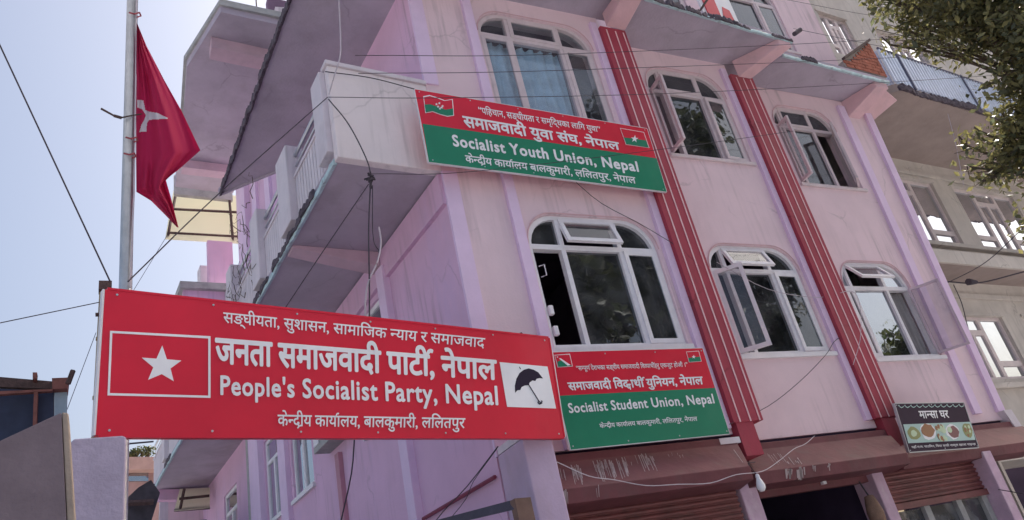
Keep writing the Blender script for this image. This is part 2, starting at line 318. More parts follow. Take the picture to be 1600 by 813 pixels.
# red pilasters: proud strips with three pale grooved lines, a tab at the foot
def pilaster(x0, x1, y, yback, ztop, lines, tab):
    m = MB(); m.box(x0, x1, y, yback, 3.14, ztop); p = m.build('red_pilaster', M_RED, B, bevel=.006)
    for lx in lines:
        k = MB(); k.box(lx - .009, lx + .009, y - .004, y + .01, 3.14, ztop - .05); k.build('painted_line', M_LINE, p)
    k = MB(); k.box(tab[0], tab[1], y + .01, yback, 2.80, 3.14); k.build('pilaster_foot', M_RED, p)
pilaster(5.50, 5.90, 5.80, 6.26, 8.50, (5.585, 5.725, 5.85), (5.53, 5.76))
pilaster(8.03, 8.47, 6.17, 6.59, 8.46, (8.12, 8.26, 8.40), (8.12, 8.36))
# lilac strips
def strip(x0, x1, y, z0, z1, dx=0, pr=.05):
    m = MB(); m.prism([(x0, y - pr, z0), (x1, y - pr, z0), (x1 + dx, y - pr, z1), (x0 + dx, y - pr, z1)], (0, pr + .02, 0)); m.build('lilac_strip', M_LIL, B, bevel=.004)
strip(2.885, 3.05, Y1, 3.05, 6.0, 0, .02); strip(2.885, 3.05, Y1, 7.15, 8.72, 0, .02)
strip(3.56, 3.675, Y1, 3.05, 8.72); strip(5.40, 5.499, Y1, 3.1, 8.60)
strip(7.93, 8.029, Y2, 3.14, 8.60); strip(10.50, 10.66, Y3, 3.16, 8.60, .3); strip(11.03, 11.19, Y3, 3.16, 8.60, .42)
# windows
def window(w, mt, left=0.0, right=0.0, top=0.0, left_missing=False, gl=M_GLASS, lw=0.0, rm=None):
    x0, x1, zs, zt, ztop, rx, y, m1, m2 = w; yf = y + .03; fw = .045; g = MB()
    inner = [(min(max(p[0], x0 + fw), x1 - fw), yf, min(max(p[2], zs + fw), ztop - fw)) for p in arch(x0 + fw, x1 - fw, zs + fw, zt - .02, ztop - fw, rx - .01, yf)]
    g.prism(arch(x0 + .002, x1 - .002, zs + .002, zt, ztop - .002, rx, yf), (0, .09, 0), [inner])
    f = g.build('window', mt, B, bevel=.003)
    k = MB()
    for mx in (m1, m2): k = MB(); k.box(mx - .028, mx + .028, yf + .008, yf + .082, zs + fw, min(topz(mx, x0, x1, zt, ztop, rx) - .02, ztop - fw)); k.build('mullion', mt, f, bevel=.003)
    k = MB(); k.box(x0 + fw - .01, x1 - fw + .01, yf + .004, yf + .086, zt - .035, zt + .025); k.build('transom', mt, f, bevel=.003)
    k = MB(); k.box(x0 - .04, x1 + .04, y - .035, y + .028, zs - .055, zs - .003); k.build('sill', mt, f, bevel=.004)
    cols = [(x0 + fw, m1 - .028), (m1 + .028, m2 - .028), (m2 + .028, x1 - fw)]
    z0, z1 = zs + fw, zt - .035
    def sashgeo(a, b, c, d, hinge, ang, axis, name, gm, sm=None):
        # a..b horizontal, c..d vertical, swung outward about an edge
        def T(p):
            x, yy, z = p
            if axis == 'z':
                r = x - hinge; s = 1 if hinge <= a + .01 else -1
                return (hinge + r * math.cos(ang) + (yy - (yf)) * math.sin(ang) * s, yf - .004 + (yy - yf) * math.cos(ang) - abs(r) * math.sin(ang), z)
            r = hinge - z; return (x, yf - .004 - r * math.sin(ang) + (yy - yf) * math.cos(ang), hinge - r * math.cos(ang) - (yy - yf) * math.sin(ang))
        q = MB(); sw = .05 if sm is None else .032
        for (p, qx, r, t) in ((a, a + sw, c, d), (b - sw, b, c, d), (a + sw, b - sw, c, c + sw), (a + sw, b - sw, d - sw, d)):
            n0 = len(q.v); q.box(p, qx, yf, yf + .035, r, t); q.v[n0:] = [T(v) for v in q.v[n0:]]
        so = q.build(name, sm or mt, f)
        q = MB(); n0 = len(q.v); q.box(a + sw - .004, b - sw + .004, yf + .015, yf + .019, c + sw - .004, d - sw + .004); q.v = [T(v) for v in q.v]
        q.build('pane', gm, f)
        return so
    def pane(poly):
        q = MB(); q.prism([(p[0], yf + .045, p[1]) for p in poly], (0, .004, 0)); q.build('pane', gl, f)
    # lower row
    if not left_missing:
        sashgeo(cols[0][0] - .01, cols[0][1] + .01 + lw, z0 - .01, z1 + .01, cols[0][0] - .01, left, 'z', 'sash', M_SASHG if left > .2 else gl)
    pane([(cols[1][0], z0), (cols[1][1], z0), (cols[1][1], z1), (cols[1][0], z1)])
    sashgeo(cols[2][0] - .01, cols[2][1] + .01, z0 - .01, z1 + .01, cols[2][1] + .01, right, 'z', 'sash', M_SASHG if right > .2 else gl, rm)
    # upper row
    zt0 = zt + .025
    def arcp(a, b):
        ps = [(a, zt0), (b, zt0)]
        for i in range(9):
            x = b + (a - b) * i / 8; ps.append((x, max(zt0 + .004, min(topz(x, x0, x1, zt, ztop, rx) - .03, ztop - .045))))
        return ps
    pane(arcp(*cols[0])); pane(arcp(*cols[2]))
    sashgeo(cols[1][0] - .012, cols[1][1] + .012, zt0 - .012, ztop - fw + .012, ztop - fw + .012, top, 'x', 'vent_sash', M_SASHG if top > .1 else gl)
    return f
wf = [window(wins[0], M_FRAME, 0, .03, .30, True), window(wins[1], M_FRAME, .80, .05, .38, lw=.12), window(wins[2], M_FRAME, .06, 2.15, .62, gl=M_GLASSB, rm=mat('pinkish_casement_paint', (.58, .46, .53), .6)),
      window(wins[3], M_FRAMEU, 0, 0, 0, gl=M_GLASSC), window(wins[4], M_FRAMEU, 1.7, .08, 0, lw=.08), window(wins[5], M_FRAMEU, 1.7, .66, 0, lw=.10),
      window(wins[6], M_FRAMEU, 0, 0, 0), window(wins[7], M_FRAMEU, 0, 0, 0)]
for i, t in enumerate(['open arched window of the lower row, left casement missing', 'arched window of the lower row with its left casement swung out', 'arched window of the lower row with its right casement swung out']): wf[i]['label'] = t
k = MB(); k.tube([(3.76, 5.90, 4.92), (3.80, 5.86, 4.92), (3.80, 5.86, 4.80), (3.76, 5.90, 4.80)], .006, 5); k.build('window_stay', M_FRAME, wf[0])
for z in (4.38, 4.16): k = MB(); k.box(3.75, 3.80, 5.88, 5.93, z, z + .10); k.build('hinge', M_FRAME, wf[0], bevel=.01)
# thin darker line over each arch, standing in for shade at the reveal
for w in wins[:6]:
    pts = arch(w[0] - .012, w[1] + .012, w[2], w[3], w[4] + .012, w[5], w[6] - .008)[2:]
    m = MB(); m.tube(pts, .007, 5); m.build('arch_shade_line', M_BEAM, B)

# floors, core and rooms
for z in FL:
    m = MB(); zz = z + (.0 if z != 3.05 else 0)
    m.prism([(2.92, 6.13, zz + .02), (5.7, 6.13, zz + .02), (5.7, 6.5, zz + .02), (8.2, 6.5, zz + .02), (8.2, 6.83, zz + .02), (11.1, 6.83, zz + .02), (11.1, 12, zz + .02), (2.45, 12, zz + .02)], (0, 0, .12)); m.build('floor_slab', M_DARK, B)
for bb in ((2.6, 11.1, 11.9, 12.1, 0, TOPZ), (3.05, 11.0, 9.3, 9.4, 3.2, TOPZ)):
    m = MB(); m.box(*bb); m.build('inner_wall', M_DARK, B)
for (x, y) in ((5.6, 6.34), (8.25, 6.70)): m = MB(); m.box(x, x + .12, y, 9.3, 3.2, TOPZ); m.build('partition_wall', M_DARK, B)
# side wall with windows (runs back along SV)
sidew = [(1.86, 2.8, 4.15, 5.55), (4.89, 5.88, 4.15, 5.5), (6.47, 7.42, 4.15, 5.5)]
def spoly(a, b, z0, z1, o=0): return [SP(a, o, z0), SP(b, o, z0), SP(b, o, z1), SP(a, o, z1)]
m = MB(); m.prism(spoly(.02, 7.7, 0, 8.74), SN * -.22, [spoly(a, b, c, d) for a, b, c, d in sidew]); m.build('side_wall', M_SIDE, B)
m = MB(); m.prism(spoly(5.0, 7.7, 8.74, 11.7), SN * -.22); m.build('side_wall', M_SIDE, B)
m = MB(); m.prism([SP(5.0, -.22, 8.74), SP(5.0, -4, 8.74), SP(5.0, -4, 11.7), SP(5.0, -.22, 11.7)], SV * .2); m.build('upper_wall', M_SIDE, B)
m = MB(); m.prism(spoly(8.4, 14, 0, 8.95), SN * -.22, [spoly(9.5, 10.6, 3.2, 5.4)]); m.build('side_wall', M_SIDE, B)
for a, b, c, d in sidew + [(9.5, 10.6, 3.2, 5.4)]:
    g = MB(); o = -.03
    def fr(a0, b0, z0, z1, o0=-.03, th=.06): g.prism(spoly(a0, b0, z0, z1, o0), SN * -th)
    fr(a, a + .06, c, d); fr(b - .06, b, c, d); fr(a + .06, b - .06, c, c + .06); fr(a + .06, b - .06, d - .06, d); fr(a + .06, b - .06, d - .42, d - .36)
    f = g.build('side_window', M_FRAME, B, bevel=.003)
    g = MB(); mm = (a + b) / 2; fr(mm - .035, mm + .035, c + .06, d - .42, -.028, .056); g.build('mullion', M_FRAME, f)
    for (p, q, r, t) in ((a + .06, mm - .035, c + .06, d - .42), (mm + .035, b - .06, c + .06, d - .42), (a + .06, b - .06, d - .36, d - .06)):
        g = MB(); g.prism(spoly(p, q, r, t, -.055), SN * -.004); g.build('pane', M_GLASSB, f)
    g = MB(); g.prism(spoly(a - .05, b + .05, c - .06, c - .004, .045), SN * -.07); g.build('sill', M_FRAME, f)
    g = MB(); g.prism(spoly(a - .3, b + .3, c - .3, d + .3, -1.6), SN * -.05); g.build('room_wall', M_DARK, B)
def sstrip(a, b, z0, z1, pr=.06, mt=M_LIL):
    m = MB(); m.prism(spoly(a, b, z0, z1, pr), SN * -(pr + .03)); m.build('lilac_strip', mt, B, bevel=.004)
sstrip(1.60, 1.80, 0, 5.78, .08); sstrip(6.0, 6.38, 0, 8.7, .07); sstrip(7.45, 7.72, 0, 11.6, .10); sstrip(7.9, 8.30, 0, 11.6, .05); sstrip(5.9, 6.2, 8.8, 11.5, .05); sstrip(6.8, 7.1, 8.8, 11.5, .05)
sstrip(3.70, 3.84, 0, 4.22, .06, mat('reddish_pipe_paint', (.50, .25, .32), .7, .1, 5, .2))
m = MB(); m.prism([SP(8.30, .06, 0), SP(8.42, .06, 0), SP(8.42, -.3, 0), SP(8.30, -.3, 0)], (0, 0, 8.9)); m.build('grey_downpipe_chase', M_GREYP, B)
# ledge under the first floor balcony along the wall top
m = MB(); m.prism(spoly(0.02, 4.95, 5.62, 5.98, .05), SN * -.06); m.build('wall_beam', M_SIDE, B)

# side balconies
def balcony(d0, d1, z, zp, posts, label=None):
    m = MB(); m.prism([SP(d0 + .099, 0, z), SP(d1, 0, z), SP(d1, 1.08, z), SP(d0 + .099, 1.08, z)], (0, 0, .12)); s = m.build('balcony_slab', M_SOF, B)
    k = MB(); rough(k, SP(d0 + .11, 1.08, z - .012), SP(d1, 1.08, z - .012), SN, .035, .075, .06, .18); k.build('slab_edge', M_CYAN, s)
    k = MB(); rough(k, SP(d0 + .25, 1.105, z + .0), SP(d1, 1.105, z + .0), SN, .028, .075, .03, .7, .45, -.01); tag(k.build('mould_patches', M_ROT, s), kind='stuff')
    k = MB(); k.prism([SP(d0, 1.10, z - .004), SP(d0, .0, z - .004), SP(d0, .0, zp), SP(d0, 1.10, zp)], SV * .10); e = k.build('end_parapet', M_ENDP, B, bevel=.01)
    k = MB(); k.prism([SP(d0 - .025, 1.125, zp), SP(d0 - .025, .0, zp), SP(d0 + .13, .0, zp), SP(d0 + .13, 1.125, zp)], (0, 0, .05)); k.build('parapet_cap', M_WHITEP, e, bevel=.008)
    for (a, b) in posts:
        k = MB(); k.prism([SP(a, .96, z + .12), SP(b, .96, z + .12), SP(b, 1.16, z + .12), SP(a, 1.16, z + .12)], (0, 0, zp - z - .13)); k.build('parapet_post', M_WHITEP, B, bevel=.012)
    ed = [d0 + .1] + [x for p in posts for x in p] + [d1]
    if posts and posts[0][0] <= d0 + .11: ed = ed[2:]; ed = [posts[0][1]] + ed[1:] if len(ed) % 2 else ed
    spans = []; cur = d0 + .1
    for (a, b) in posts:
        if a - cur > .1: spans.append((cur, a))
        cur = b
    spans.append((cur, d1))
    for (a, b) in spans:
        k = MB(); k.prism(spoly(a, b, z + .12, z + .66, 1.03), SN * -.05); pb = k.build('parapet_panel', M_WHITEP, B)
        n = max(2, int((b - a) / .085))
        for i in range(n):
            c = a + (b - a) * (i + .5) / n; k = MB(); k.prism(spoly(c - .036, c + .036, z + .10, z + .665, 1.075), SN * -.045); k.build('upright', M_WHITEP, pb)
        k = MB(); k.prism([SP(a, 1.09, z + .665), SP(b, 1.09, z + .665), SP(b, .97, z + .665), SP(a, .97, z + .665)], (0, 0, .035)); k.build('coping', M_WHITEP, pb)
        k = MB(); k.tube([SP(a, 1.05, z + .98), SP(b, 1.05, z + .98)], .022); k.build('handrail', M_STEEL, B)
        k = MB(); k.tube([SP(a, 1.05, z + .84), SP(b, 1.05, z + .84)], .012); k.build('handrail', M_STEEL, B)
balcony(0.0, 4.95, 6.0, 7.13, [(.1, .38), (1.36, 1.78), (2.72, 3.08), (4.2, 4.5)])
balcony(8.5, 12.2, 6.0, 7.13, [(8.6, 8.9), (10.2, 10.5)])
m = MB(); m.prism([SP(1.68, .05, 5.80), SP(1.68, 1.06, 5.965), SP(1.68, 1.06, 5.999), SP(1.68, .05, 5.999)], SV * .22); m.build('soffit_beam', M_BEAMS, B, bevel=.01)
m = MB(); m.prism([SP(12.0, 0, 5.7), SP(12.2, 0, 5.7), SP(12.2, 1.0, 5.78), SP(12.0, 1.0, 5.78)], (0, 0, .219)); m.build('soffit_beam', M_SIDE, B)
# far upper balcony with pink end wall, post and cap
m = MB(); m.prism([SP(8.5, 0, 8.95), SP(12.2, 0, 8.95), SP(12.2, 1.12, 8.95), SP(8.5, 1.12, 8.95)], (0, 0, .14)); m.build('balcony_slab', M_GREYP, B)
m = MB(); m.prism([SP(8.6, .1, 8.3), SP(8.6, 1.05, 8.3), SP(8.6, 1.05, 8.949), SP(8.6, .1, 8.949)], SV * .1); m.build('pink_screen_wall', M_SIDE, B)
m = MB(); m.prism([SP(8.45, .02, 6.1), SP(8.6, .02, 6.1), SP(8.6, .28, 6.1), SP(8.45, .28, 6.1)], (0, 0, 2.83)); m.build('white_post', M_WHITEP, B)
m = MB(); m.prism([SP(9.2, .3, 9.1), SP(9.5, .3, 9.1), SP(9.5, .62, 9.1), SP(9.2, .62, 9.1)], (0, 0, .75)); m.build('parapet_post', M_WHITEP, B)
m = MB(); m.prism([SP(9.0, .0, 9.1), SP(9.0, .5, 9.1), SP(9.0, .5, 10.35), SP(9.0, .0, 10.35)], SV * .12); m.build('pink_screen_wall', M_SIDE, B)

# near roof slab over the third storey: L-shaped with a clipped far corner, mould on its edge
zz = 8.74
rp = [W(452, 5, 'z', zz), W(345, 303, 'z', zz), W(440, 262, 'z', zz)]
dl = (rp[0] - rp[1]); t0 = (5.12 - rp[1][1]) / dl[1]; fr0 = rp[1] + dl * t0
roof = [fr0, rp[1], rp[2], (2.62, 9.6, zz), (2.94, 5.95, zz), (2.96, 5.91, zz), (5.95, 5.91, zz), (5.95, 5.1, zz)]
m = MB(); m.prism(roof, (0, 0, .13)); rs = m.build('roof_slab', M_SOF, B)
eo = _n(np.cross(rp[1] - fr0, [0, 0, 1])); eo = eo if eo[0] < 0 else -eo
k = MB(); rough(k, fr0 + (0, 0, -.025), rp[1] + (0, 0, -.025), eo, .035, .12, .025, .55)
tag(k.build('mouldy_edge', M_ROT, rs), kind='stuff')
k = MB(); k.prism([rp[1] + (-.03, 0, -.03), rp[2] + (0, .02, -.03), rp[2] + (0, .06, -.03), rp[1] + (-.03, .05, -.03)], (0, 0, .14)); k.build('slab_lip', M_SOF, rs)
# front slabs of the stepped bays
def frontslab(poly, edge, mould=1.0):
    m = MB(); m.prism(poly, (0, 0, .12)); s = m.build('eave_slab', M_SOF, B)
    a, b = np.array(edge[0], float), np.array(edge[1], float); d = _n(b - a); nrm = np.array([d[1], -d[0], 0])
    k = MB(); rough(k, a + (0, 0, -.012), b + (0, 0, -.012), nrm, .035, .06, .06, .15); k.build('slab_edge', M_CYAN, s)
    k = MB(); rough(k, a + nrm * .03, a + (b - a) * .6 + nrm * .03, nrm, .03, .085, .025, .8, 1 - .97 * mould); rough(k, a + (b - a) * .6 + nrm * .03, b + nrm * .03, nrm, .02, .05, .025, .8, 1 - .6 * mould)
    tag(k.build('mould_patches', M_ROT, s), kind='stuff')
e2 = (W(1007, 0, 'z', zz), W(1236, 68, 'z', zz)); e3 = (W(1222, 88, 'z', zz), W(1388, 131, 'z', zz))
frontslab([e2[0], e2[1], (8.6, 6.5, zz), (5.96, 6.26, zz), (5.96, 5.4, zz)], e2)
frontslab([e3[0], e3[1], (11.75, 6.59, zz), (8.75, 6.59, zz)], e3, .15)
def beam(x0, x1, yf, yb, z0, z1, dx=0.0, mt=M_BEAM):
    m = MB(); m.prism([(x0 + dx, yf, z0 + .06), (x1 + dx, yf, z0 + .06), (x1 + dx, yf, z1), (x0 + dx, yf, z1)], (0, .001, 0)) if False else None
    m = MB(); vs = [(x0 + dx, yf, z1 - .11), (x1 + dx, yf, z1 - .11), (x1, yb, z0), (x0, yb, z0), (x0 + dx, yf, z1), (x1 + dx, yf, z1), (x1, yb, z1), (x0, yb, z1)]
    m.add(vs, [(0, 3, 2, 1), (4, 5, 6, 7), (0, 1, 5, 4), (1, 2, 6, 5), (2, 3, 7, 6), (3, 0, 4, 7)]); m.build('cantilever_beam', mt, B, bevel=.012)
beam(5.60, 5.90, 5.14, 5.80, 8.50, 8.738, 0); beam(8.17, 8.42, 5.6, 6.17, 8.42, 8.738, .42); beam(11.0, 11.3, 6.02, 6.62, 8.40, 8.738, .2)
m = MB(); q = [e3[1] + (-.25, .03, 0), np.array([12.12, 6.32, zz]), np.array([11.62, 6.85, zz]), np.array([11.2, 6.75, zz])]; dz = (.015, .03, .34, .34); m.add(q + [p - (0, 0, h) for p, h in zip(q, dz)], [(0, 1, 2, 3), (7, 6, 5, 4), (0, 4, 5, 1), (1, 5, 6, 2), (2, 6, 7, 3), (3, 7, 4, 0)]); m.build('end_corbel', M_BEAM, B)
# 4th storey front wall right end already in bays; far roof slab at 11.7
zr = 11.7
fp = [W(345, 19, 'z', zr), W(292, 105, 'z', zr), W(285, 210, 'z', zr), W(273, 292, 'z', zr), W(343, 301, 'z', zr), (2.2, 15, zr), (2.35, 10.2, zr), W(440, 40, 'z', zr)]
m = MB(); m.prism(fp, (0, 0, .18)); fs_ = m.build('roof_slab', M_SOF, B)
k = MB(); k.prism([fp[0] + (-.02, -.04, .13), fp[7] + (.3, -.04, .13), fp[7] + (.3, .06, .13), fp[0] + (0, .06, .13)], (0, 0, .13))
k.prism([fp[1] + (-.05, 0, .15), fp[0] + (-.02, -.04, .15), fp[0] + (.1, .05, .15), fp[1] + (.1, .05, .15)], (0, 0, .09))
k.prism([fp[2] + (-.05, 0, .15), fp[1] + (-.05, 0, .15), fp[1] + (.1, .05, .15), fp[2] + (.1, .05, .15)], (0, 0, .07)); k.build('slab_lip', M_GREYP, fs_)
m = MB(); a = W(330, 57, 'z', zr); b = W(440, 85, 'z', zr)
m.prism([a + (0, 0, -.24), b + (.5, 0, -.24), b + (.5, .3, -.24), a + (0, .3, -.24)], (0, 0, .235)); m.build('soffit_beam', M_BEAMS, B)
a = W(276, 248, 'z', zr); b = W(350, 258, 'z', zr); m = MB(); m.prism([a + (0.1, 0, -.2), b + (.4, 0, -.2), b + (.4, .25, -.2), a + (.1, .25, -.2)], (0, 0, .195)); m.build('soffit_beam', M_BEAMS, B)
m = MB(); m.prism([fp[3] + (0, .2, -.05), fp[4] + (.3, .2, -.05), fp[4] + (.3, .3, -.05), fp[3] + (0, .3, -.05)], (0, 0, .5)); m.build('fascia_board', M_GREYP, B)
a = W(425, 36, 'y', 10.4); b = W(452, 40, 'y', 10.4); m = MB(); m.prism([a, b, b + (0, 0, .45), a + (.08, 0, .42)], (0, .5, 0)); m.build('roof_upstand', M_WHITEP, B)
m = MB(); a = W(402, 26, 'y', 10.1); b = W(411, 28, 'y', 10.1); m.tube([a, a + (0.0, 0, .45)], .012, 5); m.tube([a, (a + b) / 2 + (0, 0, .2), b], .010, 5); m.build('rebar', M_IRON, B)
# upper floor of the neighbouring wing: closes the sky gap behind the far slab
m = MB(); m.box(2.6, 11.6, 11.4, 11.6, 8.8, 11.7); m.build('inner_wall', M_DARK, B)
# unseen roof over the raised storeys, added to keep the sun out
m = MB(); m.prism([(5.9, 6.3, 14.62), (11.7, 6.6, 14.62), (11.7, 12, 14.62), (5.9, 12, 14.62)], (0, 0, .1)); m.build('roof_slab', M_SOF, B)

# ground floor: fascia beams, columns, shutters, dark shop
def scratch_set(parent, mk_pt, rows, lean=.085):
    k = MB()
    for (u0, u1, v0, v1, n, th) in rows:
        for i in range(n):
            u = uni(u0, u1); a, b = v0 + uni(0, .25), v1 - uni(0, .55)
            if b - a < .08: b = a + .12
            p = mk_pt(u, a); q = mk_pt(u - lean * (b - a) + uni(-.003, .003), b); w = th * uni(.5, 1.3)
            k.add([p, p + (w, 0, 0), q + (w * .6, 0, 0), q], [(0, 1, 2, 3)])
    tag(k.build('scrape_marks', M_SCRATCH, parent), kind='stuff')
def fascia(x0, x1, y, cutf=0.0):
    prof = [(y - .08, 2.93), (y - .40, 2.645), (y - .36, 2.53), (y + .12, 2.53), (y + .12, 3.0), (y - .08, 3.0)]
    m = MB(); m.prism([(x0, a, b) for a, b in prof], (x1 - x0, 0, 0))
    k = len(prof); m.v[k:] = [(x1 - cutf * max(0, (y - .05 - p[1])) / .35, p[1], p[2]) for p in m.v[k:]]
    f = m.build('maroon_fascia', M_MAROON, B, bevel=.006)
    return f, (lambda u, v: np.array([x0 + (x1 - x0) * u, (y - .08) - .32 * v - .004, 2.93 - .285 * v + .004])), (lambda u, v: np.array([x0 + (x1 - x0) * u, y - .40 + .04 * v - .004, 2.645 - .115 * v]))
f1, t1, l1 = fascia(3.17, 5.50, Y1, .27)
scratch_set(f1, t1, [(.0, .05, .3, 1.0, 16, .014), (.08, .10, .1, 1.1, 3, .01), (.14, .17, .1, 1.0, 12, .010), (.24, .40, .05, .95, 34, .009), (.45, .52, 0, .8, 16, .008), (.92, .93, .1, 1.0, 1, .014), (.58, .72, .0, .25, 5, .007)])
scratch_set(f1, l1, [(.01, .06, 0, 1.3, 9, .008), (.145, .17, 0, 1.2, 3, .008)], .0)
f2, t2, l2 = fascia(5.62, 8.2, Y2, .30); scratch_set(f2, t2, [(.16, .24, .2, 1.0, 10, .006), (.2, .3, .5, 1.0, 7, .014)])
scratch_set(f2, l2, [(.15, .19, 0, .9, 7, .03), (.21, .26, 0, 1.2, 9, .03), (.30, .32, 0, .7, 3, .02), (.38, .40, 0, .8, 3, .03)], .0)
f3, t3, l3 = fascia(8.22, 11.3, Y3)
m = MB(); m.box(5.26, 5.52, Y1 - .085, Y1 + .1, 2.94, 3.0); m.build('bare_plaster_patch', M_WHITEP, B)
for bb in ((3.15, 5.6, Y1), (5.6, 8.2, Y2), (8.2, 11.2, Y3)): m = MB(); m.box(bb[0], bb[1], bb[2] + .04, bb[2] + .2, 2.9, 3.3); m.build('gap_shade_board', M_VOID, B)  # dark boards standing in for the shade of the recess above the fascia
m = MB(); m.prism([(11.18, 6.5, 2.75), (11.32, 6.5, 2.75), (11.24, 6.5, 3.16), (11.06, 6.5, 3.16)], (0, .2, 0)); m.build('broken_corner', M_WHITEP, B)
cols = [(2.90, 3.17, 5.40, 3.06, .5), (5.50, 5.72, 6.02, 2.60, .3), (7.64, 7.82, 6.22, 2.62, .3), (9.71, 9.88, 6.2, 2.60, .3)]
M_COLP = mat('scuffed_lilac_pink_column_paint', (.60, .42, .54), .85, .12, 5, .4, 40, (6, .9, (.74, .66, .70), .5))
for (a, b, y, zt, dp) in cols:
    m = MB(); m.box(a, b, y, y + dp, 0, zt); m.build('column', M_COLP if a > 3 else mat('corner_column_paint', (.55, .42, .56), .85, .1, 2.5, .3, 40, (3, .7, (.46, .34, .40), .4)), B, bevel=.012)
m = MB(); m.box(2.9, 3.22, 5.43, 5.88, 3.062, 3.12); m.build('column_cap', M_WHITEP, B)
# roller shutters
def shutter(x0, x1, y, ztop, zbot, rise=.0):
    m = MB(); m.box(x0, x1, y + .05, y + .07, zbot, ztop); s = m.build('roller_shutter', M_SHUT, B)
    n = int((ztop - zbot) / .055)
    for i in range(n):
        z = zbot + .03 + i * .055; prof = [(0, 0), (-.018, .008), (-.024, .022), (-.018, .036), (0, .044)]
        k = MB(); k.prism([(x0, y + .05 + a, z + b) for a, b in prof], (x1 - x0, 0, 0)); k.build('shutter_slat', M_SHUT, s)
    k = MB(); k.box(x0, x1, y + .01, y + .06, zbot - .05, zbot + .02); k.build('bottom_rail', M_SHUT, s)
shutter(3.2, 5.45, 6.0, 2.56, .1); shutter(7.84, 9.72, 6.35, 2.62, 2.16)
m = MB(); m.box(5.72, 7.64, 6.3, 6.38, 2.46, 2.62); lint = m.build('shop_lintel', M_MAROON, B)
for bb in ((6.9, 6.95, 6.26, 6.3, 2.50, 2.60), (6.0, 6.05, 6.27, 6.3, 2.52, 2.56)): k = MB(); k.box(*bb); k.build('lintel_bracket', M_FRAME, lint)
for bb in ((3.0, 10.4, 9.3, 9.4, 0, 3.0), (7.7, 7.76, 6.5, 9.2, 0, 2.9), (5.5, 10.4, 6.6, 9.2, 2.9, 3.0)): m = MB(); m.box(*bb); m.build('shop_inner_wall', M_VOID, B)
m = MB(); m.box(7.84, 9.72, 6.46, 6.47, .6, 2.1); shopg = m.build('shop_glass', glass('shop_glass', (.3, .3, .34), .03, .05, .3), B)
for x in (7.9, 8.5, 9.1, 9.6): k = MB(); k.box(x, x + .10, 6.40, 6.455, 0, 2.12); k.build('shopfront_post', M_GREYP, shopg)

# ================================================================ things on the building
# curtains
def curtain(x0, x1, z0, z1, y, mt, label, folds=9, group=None):
    m = MB(); n = 60; vs = []; fs = []
    ph = rnd() * 6
    for i in range(n + 1):
        x = x0 + (x1 - x0) * i / n
        for j in range(5):
            z = z1 + (z0 - z1) * j / 4; yy = y + .03 * math.sin(i / n * folds * 6.283 + ph + .5 * math.sin(j)) + .012 * math.sin(i / n * folds * 17 + j)
            vs.append((x, yy, z))
    for i in range(n):
        for j in range(4): a = i * 5 + j; fs.append((a, a + 5, a + 6, a + 1))
    m.add(vs, fs); o = m.build('curtain', mt, smooth=True); tag(o, label, 'curtain', group); return o
curtain(3.75, 4.87, 6.93, 8.09, 6.055, M_BLUECUR, 'blue curtain drawn behind the top left arched window above the youth sign', 8)
curtain(4.95, 5.30, 4.06, 5.12, 6.16, M_YCUR, 'ochre curtain behind the right casement of the leftmost lower window', 5)
curtain(7.42, 7.84, 4.06, 5.12, 6.5, M_GCUR, 'grey curtain behind the right casement of the middle lower window', 5)
curtain(9.95, 10.42, 4.06, 5.10, 6.76, M_GCUR, 'grey curtain gathered at the open right side of the far right lower window', 5)
# poster in the top storey window
pz = empty('window_poster', (7.6, Y2, 9.9), 'red and white poster standing in the topmost window at the upper edge', 'poster')
m = MB(); m.box(7.35, 8.0, 5.66, 5.69, 8.9, 9.6); m.build('poster_sheet', M_SWHITE, pz)
m = MB(); m.box(7.42, 7.66, 5.645, 5.659, 8.95, 9.6); m.prism([(7.72, 5.655, 9.05), (7.92, 5.655, 8.98), (7.9, 5.655, 9.2), (7.78, 5.655, 9.25)], (0, .004, 0)); m.build('poster_print', M_SRED, pz)

# ---- Devanagari and Latin lettering
_cache = {}
def _curve_mesh(txt):
    c = bpy.data.curves.new('t', 'FONT'); c.body = txt; c.fill_mode = 'FRONT'; c.resolution_u = 3
    o = bpy.data.objects.new('t', c); COL.objects.link(o); dg = bpy.context.evaluated_depsgraph_get(); dg.update()
    me = bpy.data.meshes.new_from_object(o.evaluated_get(dg)); V = [tuple(v.co)[:2] for v in me.vertices]; F = [tuple(p.vertices) for p in me.polygons]
    bpy.data.objects.remove(o); bpy.data.curves.remove(c); bpy.data.meshes.remove(me); return V, F
def glyph(ch):
    if ch in _cache: return _cache[ch]
    if ch == ' ': _cache[ch] = ([], [], .26); return _cache[ch]
    V, F = _curve_mesh(ch); V2, _ = _curve_mesh(ch + 'प' if ch > '\u0900' else ch + 'H'); V3, _ = _curve_mesh('प' if ch > '\u0900' else 'H')
    adv = max(v[0] for v in V2) - max(v[0] for v in V3)
    _cache[ch] = (V, F, adv); return _cache[ch]
def half(ch, cut=None):
    key = '~' + ch
    if key in _cache: return _cache[key]
    V, F, adv = glyph(ch); c = adv - .185 if cut is None else cut
    bm = bmesh.new(); vs = [bm.verts.new((x, y, 0)) for x, y in V]
    for f in F:
        try: bm.faces.new([vs[i] for i in f])
        except ValueError: pass
    bmesh.ops.bisect_plane(bm, geom=bm.verts[:] + bm.edges[:] + bm.faces[:], plane_co=(c, 0, 0), plane_no=(1, 0, 0), clear_outer=True)
    bm.verts.index_update(); r = ([tuple(v.co)[:2] for v in bm.verts], [tuple(v.index for v in f.verts) for f in bm.faces], c); bm.free(); _cache[key] = r; return r
